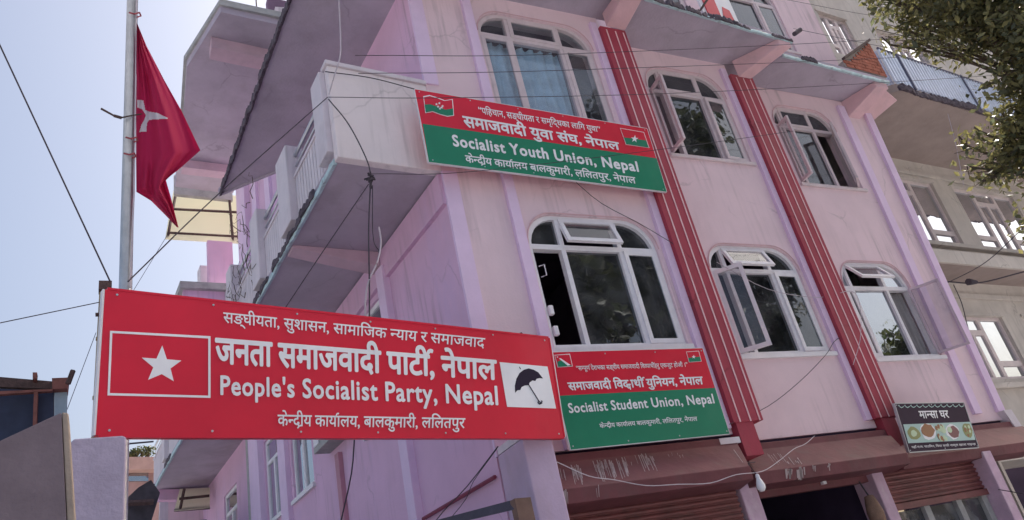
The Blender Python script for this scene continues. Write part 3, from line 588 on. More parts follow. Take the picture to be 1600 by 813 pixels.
def layout(s, sp=0.0):
    """visual order string; ~x half form, ^ reph on the last letter, / rakar under it, + small y joined below, = closes up"""
    V = []; F = []; pen = 0.0; i = 0; last = 0.0; words = [0]
    def put(g, dx, dy=0, sx=1, sy=1):
        k = len(V); V.extend([(x * sx + dx, y * sy + dy) for x, y in g[0]]); F.extend([tuple(a + k for a in f) for f in g[1]])
    while i < len(s):
        ch = s[i]
        if ch == '~': i += 1; g = half(s[i]); put(g, pen); pen += g[2]
        elif ch == '^': put(glyph('े'), pen - .10, 0, -1, 1) if False else put(([(x, y) for x, y in glyph('ै')[0]], [], 0), 0) if False else put(glyph('े'), pen - .18, .0, -.8, .9)
        elif ch == '/': g = glyph('्'); put(g, pen - .06, .10, -1, .9)
        elif ch == '+': g = glyph('य'); put(g, pen - .22, -.16, .62, .72); pen += .20
        else:
            if ch == ' ': words.append(len(V))
            g = glyph(ch); put(g, pen); pen += g[2]
            if g[2] > .1: pen += sp
        i += 1
    return V, F, words
class Sign:
    def __init__(s, name, px, anchor, label, front, thick=.03):
        r = [ray(*p) for p in px]; A = np.array([r[0], -r[1], r[2], -r[3]]).T; t = np.linalg.svd(A)[2][-1]; t = t / t[2]; t = t * (anchor - EYE[1]) / r[2][1]
        s.P = [EYE + a * b for a, b in zip(t, r)]; s.px = px; s.n = _n(np.cross(s.P[2] - s.P[3], s.P[0] - s.P[3]))
        if s.n.dot(s.P[0] - EYE) > 0: s.n = -s.n
        s.o = empty(name, ((s.P[2] + s.P[3]) / 2), label, 'sign'); s.thick = thick; s.k = 0
        m = MB(); m.prism(s.P, -s.n * thick); s.panel = m.build('panel', front, s.o)
    def at(s, u, v, off=0.0): return onp(u, v, s.P[3] + s.n * off, s.n)
    def poly(s, name, pts, mt, off=.002, parent=None, th=.001):
        m = MB(); m.prism([s.at(*p, off) for p in pts], -s.n * th); return m.build(name, mt, parent or s.o)
    def text(s, name, txt, q, mt, bold=.02, off=.004, latin=False):
        V, F, words = layout(txt, bold * 1.6 if latin else 0); words.append(len(V)); nv = len(V); xs = [v[0] for v in V]; x0, x1 = min(xs), max(xs)
        top = _H[1] if latin else _H[0]; vs = []; fs = []
        dirs = [(0, 0)] + [(math.cos(a) * bold, math.sin(a) * bold) for a in [i * math.pi / 4 for i in range(8)]]
        if bold < .008: dirs = dirs[:1]
        TL, TR, BR, BL = (np.array(p, float) for p in q)
        ca = []
        for j, (bx, by) in enumerate(dirs):
            k = len(vs)
            for (x, y) in V:
                a = (x + bx - x0) / (x1 - x0); b = (y + by) / top
                pt = (BL + (BR - BL) * a) * (1 - b) + (TL + (TR - TL) * a) * b
                vs.append(s.at(pt[0], pt[1], off + j * .00012))
            fs += [tuple(i + k for i in f) for f in F]
        for w0, w1 in zip(words[:-1], words[1:]):
            if w1 <= w0: continue
            sel = [f for f in fs if w0 <= f[0] % nv < w1]; ids = sorted({i for f in sel for i in f}); mp = {i: k for k, i in enumerate(ids)}
            m = MB(); m.add([vs[i] for i in ids], [tuple(mp[i] for i in f) for f in sel]); m.build(name, mt, s.o)
_H = [max(v[1] for v in glyph('न')[0]), max(v[1] for v in glyph('H')[0])]
def star(c, r, rot=0, ri=.40, n=5, sx=1, sy=1):
    return [(c[0] + sx * (r if i % 2 == 0 else r * ri) * math.sin(rot + i * math.pi / n), c[1] - sy * (r if i % 2 == 0 else r * ri) * math.cos(rot + i * math.pi / n)) for i in range(2 * n)]
# main party sign
S1 = Sign('party_sign', [(168, 453), (857, 528.5), (881, 683), (154, 680)], 5.36, "long red party office sign with white star box, umbrella symbol and white lettering", M_SRED, .05)
S1.text('lettering', 'सङ्घीयता, सुशासन, सामािजक ~नयाय र समाजवाद', [(349, 488.5), (758, 529), (757, 543.5), (349, 504)], M_SWHITE, .012)
S1.text('lettering', 'जनता समाजवादी पाट^ी, नेपाल'.replace('ट^ी', 'टी^'), [(337, 529.5), (775, 564), (776, 593), (337, 567)], M_SWHITE, .030)
S1.text('lettering', "People's Socialist Party, Nepal", [(345, 587.5), (776, 604), (778, 632.5), (345, 616.5)], M_SWHITE, .024, latin=True)
S1.text('lettering', 'के~नद/ीय कायार्लय, बालकुमारी, लिलतपुर'.replace('ार्', '^ा'), [(434, 648.5), (727, 654), (726, 669), (434, 665.5)], M_SWHITE, .014)
def frame(S, q, w, mt, name='border_line'):
    c = np.mean(np.array(q), 0); inn = []
    for p in q:
        d = np.sign(c - np.array(p)); inn.append(tuple(np.array(p) + d * w))
    m = MB(); m.prism([S.at(*p, .003) for p in q], -S.n * .001, [[S.at(*p, .003) for p in inn]]); m.build(name, mt, S.o)
frame(S1, [(172, 517), (329, 525.5), (329, 622), (168, 618)], 3.6, M_SWHITE)
S1.poly('star', [(253.6, 540), (260.8, 561.5), (283.5, 563.6), (266.5, 576), (271.5, 595.8), (252.8, 584.8), (231.5, 593.6), (239.5, 574.2), (221.5, 559), (244.5, 560.6)], M_SWHITE)
S1.poly('white_field', [(780.7, 566), (855.5, 573), (869, 638.6), (792.4, 636)], M_SWHITE, .003)
um = [(805, 614), (804.6, 603), (807, 592), (812, 583), (818.5, 578), (826, 575.8), (834, 578), (841, 582), (848.5, 591.5), (843, 591), (838.5, 592), (836.5, 595.5), (832, 594.6), (827.5, 598), (826.5, 602), (820, 602.5), (815, 605), (813, 609.5), (808.5, 610)]
S1.poly('umbrella_canopy', um, M_SBLACK, .005)
m = MB(); m.tube([S1.at(*p, .005) for p in ((811.5, 573.5), (813.5, 577))], .004, 4)
m.tube([S1.at(*p, .006) for p in ((826, 601), (834, 614), (841.5, 626), (844.5, 629.5), (846.5, 629), (846.3, 626))], .0045, 5); m.tube([S1.at(*p, .006) for p in ((841.5, 626), (840.5, 629), (843, 631.5), (846.5, 630), (847, 627))], .006, 5); m.build('umbrella_handle', M_SBLACK, S1.o)
e = S1
m = MB(); n_ = -S1.n
for (a, b) in ((0, 1), (1, 2), (2, 3), (3, 0)):
    p, q = S1.P[a], S1.P[b]; cen = sum(S1.P) / 4; out = _n((p + q) / 2 - cen); m.par(p + S1.n * .003, q - p, out * .014, n_ * .055)
m.build('edge_frame', M_SRED, S1.o)
m = MB(); p, q = S1.P[0], S1.P[3]; m.par(q - _n(S1.P[2] - S1.P[3]) * .026 + S1.n * .004, p - q, _n(S1.P[2] - S1.P[3]) * .011, n_ * .05); m.build('white_edge', M_SEDGE, S1.o); m = MB(); m.par(S1.P[2] + _n(S1.P[2] - S1.P[3]) * .0145 + S1.n * .004, S1.P[1] - S1.P[2], _n(S1.P[2] - S1.P[3]) * .008, n_ * .05); m.build('white_edge', M_SEDGE, S1.o)
for t in (.12, .5, .9): m = MB(); p = S1.P[3] + (S1.P[2] - S1.P[3]) * t - S1.n * .05; m.par(p, _n(S1.P[2] - S1.P[3]) * .03, (S1.P[0] - S1.P[3]), -S1.n * .03); m.build('back_batten', M_IRON, S1.o)
m = MB(); a = S1.P[2] + (0, 0, .3); m.tube([a + (-.05, .07, 0), (2.98, 5.42, a[2])], .015); m.build('sign_bracket', M_IRON, S1.o); m = MB(); m.tube([S1.at(818, 521) - S1.n * .03, S1.at(827, 516) - S1.n * .03 + (0, .5, 0)], .02, 5); m.build('sign_bracket', M_IRON, S1.o)
# youth union sign
S2 = Sign('youth_union_sign', [(647.9, 139.7), (1011, 201.4), (1041.6, 299.8), (670.2, 253.3)], 5.72, 'red over green youth union signboard fixed across the balcony end and upper wall', M_SRED, .035)
S2.poly('green_band', [(660.3, 193.5), (1026, 247.6), (1041.6, 299.8), (670.2, 253.3)], M_SGREEN)
S2.text('lettering', '“पिहचान, सङ्घीयता र समृ~दि्धका लािग युवा”'.replace('~दि्ध', 'िद्ध'), [(747, 168), (937, 199), (939, 207), (749, 177.5)], M_SWHITE, .014)
S2.text('lettering', 'समाजवादी युवा संघ, नेपाल', [(722.7, 181.7), (966, 223.3), (969, 234.5), (726, 198)], M_SWHITE, .028)
S2.text('lettering', 'Socialist Youth Union, Nepal', [(706, 211), (994.5, 253), (998, 268.3), (709, 228)], M_SWHITE, .034, latin=True)
S2.text('lettering', 'के~नद/ीय कायार्लय बालकुमारी, लिलतपुर, नेपाल'.replace('ार्', '^ा'), [(726.6, 243), (992, 277.5), (994, 287), (728, 253.5)], M_SWHITE, .020)
wv = [(661.3, 150.6), (671, 148.6), (685, 153), (695, 157), (707.4, 155), (709.5, 181), (699, 182.5), (688, 179.5), (676, 175), (664.5, 177)]
S2.poly('flag_outline', wv, M_SWHITE, .003)
wi = [(u + (685.5 - u) * .05, v + (166 - v) * .10) for u, v in wv]; S2.poly('flag_red', wi, M_SRED, .0045)
S2.poly('flag_green', [(663.5, 163.5), (672, 163), (686, 167.5), (696, 171.5), (707.8, 169.5), (708.3, 180), (699, 181.2), (688, 178.2), (676, 173.7), (665.5, 175.6)], M_SGREEN, .006)
for (u, v) in ((686.5, 161.5), (682, 163), (691.5, 166), (684.5, 166.8), (687.5, 169.8), (690, 168.2)): S2.poly('flag_emblem', star((u, v), 2.3), M_SWHITE, .0075)
S2.poly('flag_outline', [(968.8, 200.2), (1006.2, 206.6), (1014.8, 231.5), (978, 226.3)], M_SWHITE, .003)
S2.poly('flag_red', [(969.8, 201), (1005.7, 207.2), (1013.8, 230.8), (978.7, 225.6)], M_SRED, .0045)
S2.poly('flag_green', [(974.8, 214.8), (1009.5, 219.6), (1013.6, 230.7), (978.7, 225.4)], M_SGREEN, .006)
S2.poly('flag_star', star((991.7, 217.3), 6.0, .1), M_SWHITE, .0075)
# student union sign
S3 = Sign('student_union_sign', [(855.5, 551), (1097.5, 544.4), (1139.8, 677.9), (892, 702.7)], 5.62, 'red over green student union signboard leaning out below the first arched window', M_SRED, .04)
S3.poly('green_band', [(872.8, 618.6), (1117.3, 606.2), (1139.8, 677.9), (892, 702.7)], M_SGREEN)
S3.text('lettering', '“स~मपूण^ देशभका सङ्घीय समाजवादी िव~दयाथी^हरु एकजुट होऔ ।”', [(899.8, 572.5), (1073.6, 567), (1075, 573), (901.5, 579)], M_SWHITE, .012)
S3.text('lettering', 'समाजवादी िवद+ाथी^ युिनयन, नेपाल', [(886.5, 598.4), (1097, 589), (1099, 600.3), (889.5, 610)], M_SWHITE, .028)
S3.text('lettering', 'Socialist Student Union, Nepal', [(887, 630.8), (1113, 615.8), (1116.5, 630), (890, 645.3)], M_SWHITE, .026, latin=True)
S3.text('lettering', 'के~नद/ीय कायार्लय बालकुमारी, लिलतपुर, नेपाल'.replace('ार्', '^ा'), [(936.3, 662.8), (1088.8, 651.5), (1090, 657.5), (938, 669)], M_SWHITE, .016)
q = [(866.2, 554.8), (890.5, 553), (895, 572.8), (871.5, 574.3)]; S3.poly('flag_outline', q, M_SWHITE, .003)
S3.poly('flag_red', [(867.2, 555.6), (889.8, 554), (894, 572), (872.3, 573.4)], M_SRED, .0045); S3.poly('flag_green', [(871, 565.2), (878, 563), (894, 572), (872.3, 573.4)], M_SGREEN, .006)
S3.poly('flag_stripe', [(873, 560), (876, 560), (891.5, 570.6), (887, 571.6)], M_SWHITE, .0075); S3.poly('flag_star', star((871, 558), 1.6), M_SWHITE, .0075)
S3.poly('flag_outline', [(1072, 549.8), (1092, 548.2), (1096.3, 565), (1076.6, 566.5)], M_SWHITE, .003)
S3.poly('flag_red', [(1073, 550.5), (1091.4, 549), (1095.4, 564.4), (1077.3, 565.8)], M_SRED, .0045); S3.poly('flag_green', [(1075.6, 559.5), (1093.8, 557.4), (1095.4, 564.4), (1077.3, 565.8)], M_SGREEN, .006)
S3.poly('flag_star', star((1084, 557.8), 3.2), M_SWHITE, .0075)
for S in (S2, S3):
    m = MB(); cen = sum(S.P) / 4
    for (a, b) in ((0, 1), (1, 2), (2, 3), (3, 0)):
        p, q = S.P[a], S.P[b]; out = _n((p + q) / 2 - cen); m.par(p + S.n * .0015, q - p, out * .006, -S.n * .03)
    m.build('edge_frame', M_SEDGE, S.o)
# butcher / meat house sign
S4 = Sign('food_shop_sign', [(1398.3, 631.2), (1505.7, 629.8), (1529, 699.2), (1421, 706.6)], 6.12, 'small charcoal eatery sign with food pictures hanging at the right end of the fascia', M_SDARK, .03)
S4.text('lettering', 'मा~नसा घर', [(1435, 642.8), (1480.5, 641.8), (1483.5, 652.8), (1438, 653.6)], M_SWHITE, .022)
S4.text('lettering', 'यहाँ मःमः चाउिमन, िचया कफी नास्ता खाजा पाइ~नछ', [(1424, 697.6), (1524, 692.6), (1524.8, 695.6), (1425, 700.6)], M_SWHITE, .010)
band = [(1411.3, 663.3), (1517, 659.3), (1524, 687.5), (1419.4, 692.8)]; S4.poly('picture_strip', band, M_SCYAN, .002)
def bandpt(a, b): return (np.array(band[0]) * (1 - a) + np.array(band[1]) * a) * (1 - b) + (np.array(band[3]) * (1 - a) + np.array(band[2]) * a) * b
def blob(name, a, b, ra, rb, mt, off, n=14):
    S4.poly(name, [tuple(bandpt(a + ra * math.cos(t / n * 6.283) * uni(.86, 1.1), b + rb * math.sin(t / n * 6.283) * uni(.86, 1.1))) for t in range(n)], mt, off)
for (a, b, ra, rb, mt) in ((.12, .5, .095, .36, M_SOLIVE), (.34, .42, .12, .45, M_SWHITE), (.34, .38, .10, .38, M_SBROWN), (.70, .5, .10, .42, M_SWHITE), (.71, .52, .08, .34, M_SMAR), (.92, .45, .075, .42, M_SOLIVE)): blob('food_picture', a, b, ra, rb, mt, .0035 if mt is M_SWHITE else .0045)
blob('food_picture', .12, .5, .045, .18, M_SPALE, .006); blob('food_picture', .66, .38, .035, .18, M_SPALE, .006)
for i in range(22): blob('food_picture', uni(.46, .61), uni(.12, .88), .020, .13, M_SPALE if i % 3 else M_SBROWN, .005 + i * .0002, 9)
for i in range(7): blob('food_picture', .92 + uni(-.04, .04), uni(.25, .75), .016, .10, (M_SBROWN, M_SPALE)[i % 2], .006 + i * .0002, 8)
for i in range(11):
    u = 1404 + i * 9.4; v = 634.2 - i * .13; S4.poly('border_motif', [(u, v), (u + 2.4, v + 2.4), (u + 5, v + 3.6), (u + 7.5, v + 2.2), (u + 9, v + .2), (u + 6.5, v + 1.2), (u + 5, v + 2.4), (u + 3.4, v + 1.6)], M_SCYAN, .003)
    S4.poly('border_motif', star((u + .6, v - .3), 1.5), M_SCYAN, .003)
m = MB()
for (a, b) in ((0, 1), (1, 2), (2, 3), (3, 0)):
    p, q = S4.P[a], S4.P[b]; cen = sum(S4.P) / 4; out = _n((p + q) / 2 - cen); m.par(p + S4.n * .003, q - p, out * .009, -S4.n * .035)
m.build('edge_frame', M_STEEL, S4.o)

for S, nx in ((S1, 7), (S2, 6), (S3, 4), (S4, 3)):
    ex, ey = S.P[2] - S.P[3], S.P[0] - S.P[3]
    for i in range(nx):
        for t in (.03, .97):
            c = S.P[3] + ex * (.015 + .97 * i / (nx - 1)) + ey * t; m = MB(); m.tube([c + S.n * .001, c + S.n * .005], .007, 8); m.build('screw', M_STEEL, S.o)
# ---- flagpole and flag
PD = 4.6
def PY(u, v, y=4.98): return W(u, v, 'y', y)
pb = PY(190, 700); pt = PY(208.5, -60); axis = _n(pt - pb); foot = pb - axis * (pb[2] / axis[2])
FP = empty('flagpole', foot, 'galvanised steel flagpole rising behind the left end of the red sign', 'flagpole')
rad = 7.6 / FPX * np.linalg.norm(PY(204, 200) - EYE)
m = MB(); m.tube([foot, pt], rad, 20); m.build('pole', M_STEEL, FP, smooth=True)
m = MB(); m.tube([PY(213.5, -40, 4.93), PY(213, 60, 4.93), PY(209.5, 300, 4.93), PY(203, 450, 4.93)], .006, 6); m.build('halyard', M_WIREW, FP)
m = MB(); m.tube([PY(158, 170, 4.90), PY(178, 181, 4.90), PY(190, 184, 4.90), PY(205, 181, 4.90), PY(222, 178, 4.90)], .008, 6, .004); m.tube([PY(178, 181, 4.90), PY(190, 184.5, 4.90)], .011, 6); m.build('tied_stick', M_IRON, FP)
for v in (20, 215, 240):
    m = MB(); u = 217 if v == 20 else (212 if v == 215 else 209); a = PY(u - 16, v + 1, 4.90)
    m.tube([PY(u - 15, v, 4.91), PY(u - 7, v + 2, 4.88), PY(u + 1, v, 4.91), PY(u + 3, v + 5, 4.93), PY(u - 2, v + 7, 4.91)], .007, 5); m.build('rope_knot', mat('red_rope', (.35, .08, .10), .9, .2, 20), FP)
# flag: a draped sheet hanging from the halyard
L_ = [(213.5, 35), (213, 80), (212.5, 130), (212.5, 180), (212.5, 230), (212.5, 270), (213, 301)]
R_ = [(214.5, 36), (232, 78), (258, 128), (283, 170), (303, 214), (313, 236), (296, 256)]
rows = 48; colsn = 40; vs = []; fs = []; uvp = []
def lerp_pl(pl, t):
    x = t * (len(pl) - 1); i = min(int(x), len(pl) - 2); f = x - i; return (pl[i][0] + (pl[i + 1][0] - pl[i][0]) * f, pl[i][1] + (pl[i + 1][1] - pl[i][1]) * f)
L2 = [(213.5, 36), (213, 100), (212.5, 170), (212.5, 240), (213, 300), (238, 316), (277, 356)]
R2 = [(214.3, 36), (243, 96), (283, 170), (313, 236), (276, 268), (262, 281), (279, 354)]
L2 = [(213.6, 36), (213.2, 85), (212.8, 135), (212.5, 185), (212.5, 245), (213, 300), (236, 314), (258, 336), (276, 355)]
R2 = [(214.6, 37), (229, 72), (257, 126), (284, 174), (313, 235), (283, 262), (259, 281), (266, 305), (279, 356)]
for i in range(rows + 1):
    t = i / rows; a = lerp_pl(L2, t); b = lerp_pl(R2, t)
    for j in range(colsn + 1):
        s = j / colsn; u = a[0] + (b[0] - a[0]) * s; v = a[1] + (b[1] - a[1]) * s
        d = .045 * math.sin(s * 7.5 + t * 2.0) * min(1, t * 3) + .05 * s * math.sin(t * 5) + .03 * math.sin(s * 15 + 3 * t) * t + .012 * math.sin(s * 31 + 9 * t)
        d += .05 * math.exp(-((u - 233 - (v - 200) * .04) / 6.0) ** 2) * (1 if v > 120 else .2)
        vs.append(PY(u, v, 4.90 + d)); uvp.append((u, v))
def inpoly(p, poly):
    c = False; n = len(poly)
    for i in range(n):
        x1, y1 = poly[i]; x2, y2 = poly[(i + 1) % n]
        if (y1 > p[1]) != (y2 > p[1]) and p[0] < (x2 - x1) * (p[1] - y1) / (y2 - y1) + x1: c = not c
    return c
for i in range(rows):
    for j in range(colsn):
        a = i * (colsn + 1) + j; fs.append((a, a + 1, a + colsn + 2, a + colsn + 1))
FG = empty('red_flag', PY(213, 300, 4.90), 'limp red party flag with a white star hanging from the flagpole', 'flag')
m = MB(); m.add(vs, fs); fo = m.build('cloth', M_FLAG, FG, smooth=True)
from mathutils.bvhtree import BVHTree
bvh = BVHTree.FromPolygons([tuple(v) for v in vs], fs)
def onflag(u, v, lift=.003):
    d = Vector(ray(u, v)).normalized(); h = bvh.ray_cast(Vector(EYE), d, 50)
    return np.array(h[0] - d * lift) if h[0] else PY(u, v, 4.88)
stp = [(214.5, 156), (224, 157), (227, 172), (233, 174.5), (247, 177), (263.5, 185.5), (247, 186.5), (233, 187.5), (229.5, 193), (229, 206), (217.5, 206.5), (221, 195), (225, 188), (228, 180), (222, 171), (214.5, 168)]
gm = MB(); N_ = 70; idx = {}
gv = []; gf = []
for a in range(N_):
    for b in range(N_):
        u = 213 + a * .76; v = 154 + b * .8
        if inpoly((u + .38, v + .4), stp):
            k = len(gv); gv += [onflag(u, v), onflag(u + .76, v), onflag(u + .76, v + .8), onflag(u, v + .8)]; gf.append((k, k + 1, k + 2, k + 3))
gm.add(gv, gf); gm.build('white_star', M_FLAGW, FG)
# ---- bamboo pole at the left end of the sign
bp0 = W(150, 690, 'y', 4.72); bp1 = W(163, 444, 'y', 4.72); ax = _n(bp1 - bp0); bf = bp0 - ax * (bp0[2] - 0) / ax[2]
BP = empty('bamboo_pole', bf, 'brown bamboo pole standing behind the left edge of the red sign', 'pole')
m = MB(); npt = 24; m.tube([bf + (bp1 - bf) * i / npt for i in range(npt + 1)], .026, 10); m.build('cane', M_BAMBOO, BP, smooth=True)
for i in range(10): m = MB(); p = bf + (bp1 - bf) * (.1 + i * .09); m.tube([p - ax * .008, p + ax * .008], .031, 10); m.build('cane_joint', M_BAMBOO, BP)
m = MB(); c = W(163, 449, 'y', 4.70); m.par(c + (-.03, -.03, -.03), (.07, 0, 0), (0, .07, 0), (0, 0, .06)); m.build('top_block', M_IRON, BP)
m = MB(); c = W(158, 492, 'y', 4.66); m.tube([c + (-.03, 0, 0), c + (.03, 0, .004)], .012, 6); m.build('tie_wire', M_IRON, BP)

# ---- foreground pillars at the left
PL = empty('lilac_pillar', (-.12, 4.6, 0), 'lilac plastered pillar top under the left end of the red sign', 'pillar')
a = W(110, 686, 'y', 4.45); b = W(197.5, 680, 'y', 4.45); m = MB()
m.prism([(a[0] + .04, 4.45, 0), (b[0] + .0, 4.45, 0), tuple(b + (0, 0, -.01)), tuple(b + (-.02, 0, 0)), tuple(a + (.015, 0, 0)), tuple(a + (0, 0, -.02))], (0, .35, 0)); m.build('shaft', M_LILP, PL, bevel=.012)
CW = empty('concrete_wall_end', (-.5, 3.4, 0), 'rough brown concrete wall end with slanted top at the far left', 'wall')
p0 = W(-90, 730, 'y', 3.3); p1 = W(96, 644, 'y', 3.3); p2 = W(114, 813, 'y', 3.3)
m = MB(); m.prism([(p0[0], 3.3, 0), (p2[0] - .02, 3.3, 0), tuple(W(104, 813, 'y', 3.3)), tuple(p1), tuple(p0)], (0, .16, 0)); m.build('face_slab', M_CONC, CW, bevel=.006)
q1 = W(107, 645, 'y', 3.3); q2 = W(118, 813, 'y', 3.3)
m = MB(); m.prism([(p2[0] - .019, 3.302, 0), (q2[0] + .02, 3.302, 0), tuple(q2 + (0, .002, 0)), tuple(q1 + (0, .002, 0)), tuple(W(96.6, 643.5, 'y', 3.302)), tuple(W(104.8, 813, 'y', 3.302))], (0, .15, 0)); m.build('edge_strip', M_CONCL, CW, bevel=.006)
# ---- shed behind
SH = empty('metal_shed', (-1.0, 8, 0), 'dark blue metal shed roof with rusty beams behind the concrete wall at far left', 'shed')
def Yp(u, v, y=8.0): return W(u, v, 'y', y)
m = MB(); m.prism([Yp(-60, 604), Yp(84, 612), Yp(84, 760), Yp(-60, 760)], (0, .1, 0)); m.build('dark_sheet_wall', M_NAVY, SH)
m = MB(); m.prism([Yp(85, 611), Yp(105, 611), Yp(101, 740), Yp(85, 740)], (0, .1, 0)); m.build('pale_sheet', M_LBLUE, SH)
m = MB(); m.prism([Yp(-60, 584), Yp(82, 596), Yp(82, 608), Yp(-60, 602)], (0, .12, 0)); m.build('roof_edge', M_IRON, SH)
M_RB = mat('rusty_red_beam', (.22, .09, .075), .8, .3, 8, .4)
m = MB(); m.prism([Yp(81, 591, 7.9), Yp(107, 590, 7.9), Yp(105, 607, 7.9), Yp(82, 608, 7.9)], (0, .2, 0)); m.build('beam_end', M_RB, SH)
m = MB(); m.prism([Yp(51, 582, 7.9), Yp(58, 582, 7.9), Yp(57, 592, 7.9), Yp(51, 592, 7.9)], (0, .1, 0)); m.build('beam_stub', M_RB, SH)
m = MB(); m.prism([Yp(53, 612, 7.9), Yp(59, 612, 7.9), Yp(56, 700, 7.9), Yp(50, 700, 7.9)], (0, .1, 0)); m.prism([Yp(-60, 614, 7.9), Yp(82, 608, 7.9), Yp(82, 611, 7.9), Yp(-60, 620, 7.9)], (0, .05, 0)); m.build('post', M_RB, SH)
m = MB(); m.tube([Yp(106, 600, 7.85), Yp(114, 579, 7.85)], .025, 5); m.build('angle_bar', M_IRON, SH)
m = MB(); m.prism([(Yp(-60, 600)[0], 8.2, 0), (Yp(100, 600)[0], 8.2, 0), (Yp(100, 600)[0], 8.2, 2.4), (Yp(-60, 600)[0], 8.2, 2.4)], (0, 3, 0)); m.build('shed_wall', M_NAVY, SH)

# ---- distant houses seen under the sign
def Yq(u, v, y=24.0): return W(u, v, 'y', y)
OH = empty('orange_house', Yq(215, 900, 24) * np.array([1, 1, 0]), 'faded orange flat-roofed house far behind, seen below the red sign', 'house')
p = Yq(180, 715); q = Yq(262, 715)
m = MB(); m.prism([(p[0], 24, 0), (q[0], 24, 0), tuple(q), tuple(p)], (0, 6, 0)); m.build('wall', M_OBR, OH)
m = MB(); a = Yq(178, 734, 23.6); b = Yq(262, 733, 23.6); m.prism([a, b, b + (0, 0, .35), a + (0, 0, .35)], (0, 6, 0)); m.build('ledge', mat('pale_orange_ledge', (.55, .36, .30), .9), OH)
a = Yq(201, 741, 23.95); b = Yq(232, 738, 23.95); c = Yq(232, 752, 23.95); d = Yq(200, 752, 23.95); m = MB(); m.prism([a, b, c, d], (0, .04, 0)); m.build('window', M_GLASSB, OH)
for (u, w_, h) in ((205, 3, 3), (214, 4, 5), (222, 5, 6), (230, 4, 4)): 
    pass
DR = empty('dark_roof_shed', Yq(215, 900, 14) * np.array([1, 1, 0]), 'low lean-to with dark corrugated roof beneath the far balcony', 'shed')
m = MB(); pts = [Yq(199, 812, 14), Yq(200, 777, 14), Yq(216, 762, 14), Yq(236, 750, 14), Yq(250, 770, 14), Yq(236, 815, 14)]; m.prism(pts, (0, .15, 0)); m.build('roof_sheet', mat('dark_grey_roof', (.07, .065, .075), .7, .3, 6, .4), DR)
m = MB(); a = Yq(200, 787, 13.9); b = Yq(240, 785, 13.9); m.tube([a, b], .05, 5); m.build('roof_seam', M_IRON, DR)
m = MB(); m.box(pts[0][0], pts[0][0] + 1.2, 14.2, 16, 0, pts[0][2] - .1); m.build('wall', M_CONC, DR)
# distant bushes above the orange house
for i, (u, v, r) in enumerate(((205, 711, .16), (213, 708, .22), (222, 706, .26), (232, 705, .24))):
    c = Yq(u, v, 26); mm = MB()
    for k in range(120):
        d = np.array([random.gauss(0, 1) for _ in range(3)]); d = _n(d) * r * rnd() ** .4; p = c + d * (1, 1, .75); s = .05
        a = _n([random.gauss(0, 1) for _ in range(3)]); b = _n(np.cross(a, [random.gauss(0, 1) for _ in range(3)])); mm.add([p - a * s, p + b * s * .6, p + a * s, p - b * s * .6], [(0, 1, 2, 3)])
    o = empty('rooftop_shrub', c * np.array([1, 1, 1]) - (0, 0, r), ('smallest rooftop shrub at the left over the orange house', 'second rooftop shrub from the left over the orange house', 'tallest rooftop shrub over the orange house', 'rooftop shrub nearest the balcony over the orange house')[i], 'shrub', 'shrubs over the orange house')
    mm.build('foliage', M_LEAFB, o); t = MB(); t.tube([c - (0, 0, r + .4), c], .03, 5); t.build('stem', M_BARK, o)
# white wall and pink return under the far balcony
BW = empty('white_side_building', (1.2, 19, 0), 'plain white and pink house wall under the far balcony', 'building')
m = MB(); a = Yq(236, 813, 18.6); b = Yq(262, 770, 18.6); m.prism([(a[0], 18.6, 0), (b[0], 18.6, 0), tuple(Yq(263, 766, 18.6)), tuple(Yq(250, 774, 18.6))], (0, .2, 0)); m.build('white_wall', M_WHITEP, BW)
m = MB(); b0 = Yq(262.5, 760, 18.6); c0 = Yq(360, 740, 18.6); m.prism([(b0[0], 18.6, 0), (c0[0], 18.6, 0), tuple(c0), tuple(b0)], (0, .2, 0)); m.build('pink_wall', M_WALL, BW)
# translucent canopies
def canopy(px, y, y2, label, bars):
    P = [W(*p, 'y', y if i < 2 else y2) for i, p in enumerate(px)]; o = empty('translucent_awning', (P[2] + P[3]) / 2, label, 'awning', 'yellowish translucent awnings')
    m = MB(); m.prism(P, (0, .01, 0)); m.build('sheet', M_CANOPY, o)
    for (a, b) in bars: k = MB(); k.tube([W(*a, 'y', (y + y2) / 2 - .15), W(*b, 'y', (y + y2) / 2 - .15)], .030, 5); k.build('frame_bar', M_IRON, o)
canopy([(271, 298), (371, 306), (373, 381), (258, 374)], 15.6, 15.2, 'yellowish translucent awning hanging under the far top roof slab', [((277, 290), (262, 372)), ((358, 308), (364, 378)), ((272, 327), (372, 332)), ((262, 364), (372, 370)), ((371, 308), (373, 380))])
canopy([(281, 764), (328, 762), (328, 794), (272, 799)], 17.7, 17.3, 'small yellowish translucent awning below the far balcony, left of the doorway', [((288, 764), (281, 798)), ((280, 780), (327, 775)), ((272, 798), (328, 794))])

CR = empty('dry_creeper', SP(3.1, 1.1, 6.2), 'dry leafless creeper twigs on the balcony parapet beyond the second post', 'plant')
m = MB()
for i in range(34):
    d, z = uni(2.9, 4.6), uni(6.0, 7.5); p = [SP(d, 1.12, z)]
    for k in range(6): p.append(p[-1] + SV * uni(-.10, .14) + SN * uni(-.03, .05) + np.array([0, 0, uni(-.05, .12)]))
    m.tube(p, .006, 4, .002)
o = m.build('twigs', M_BARK, CR); o['kind'] = 'stuff'
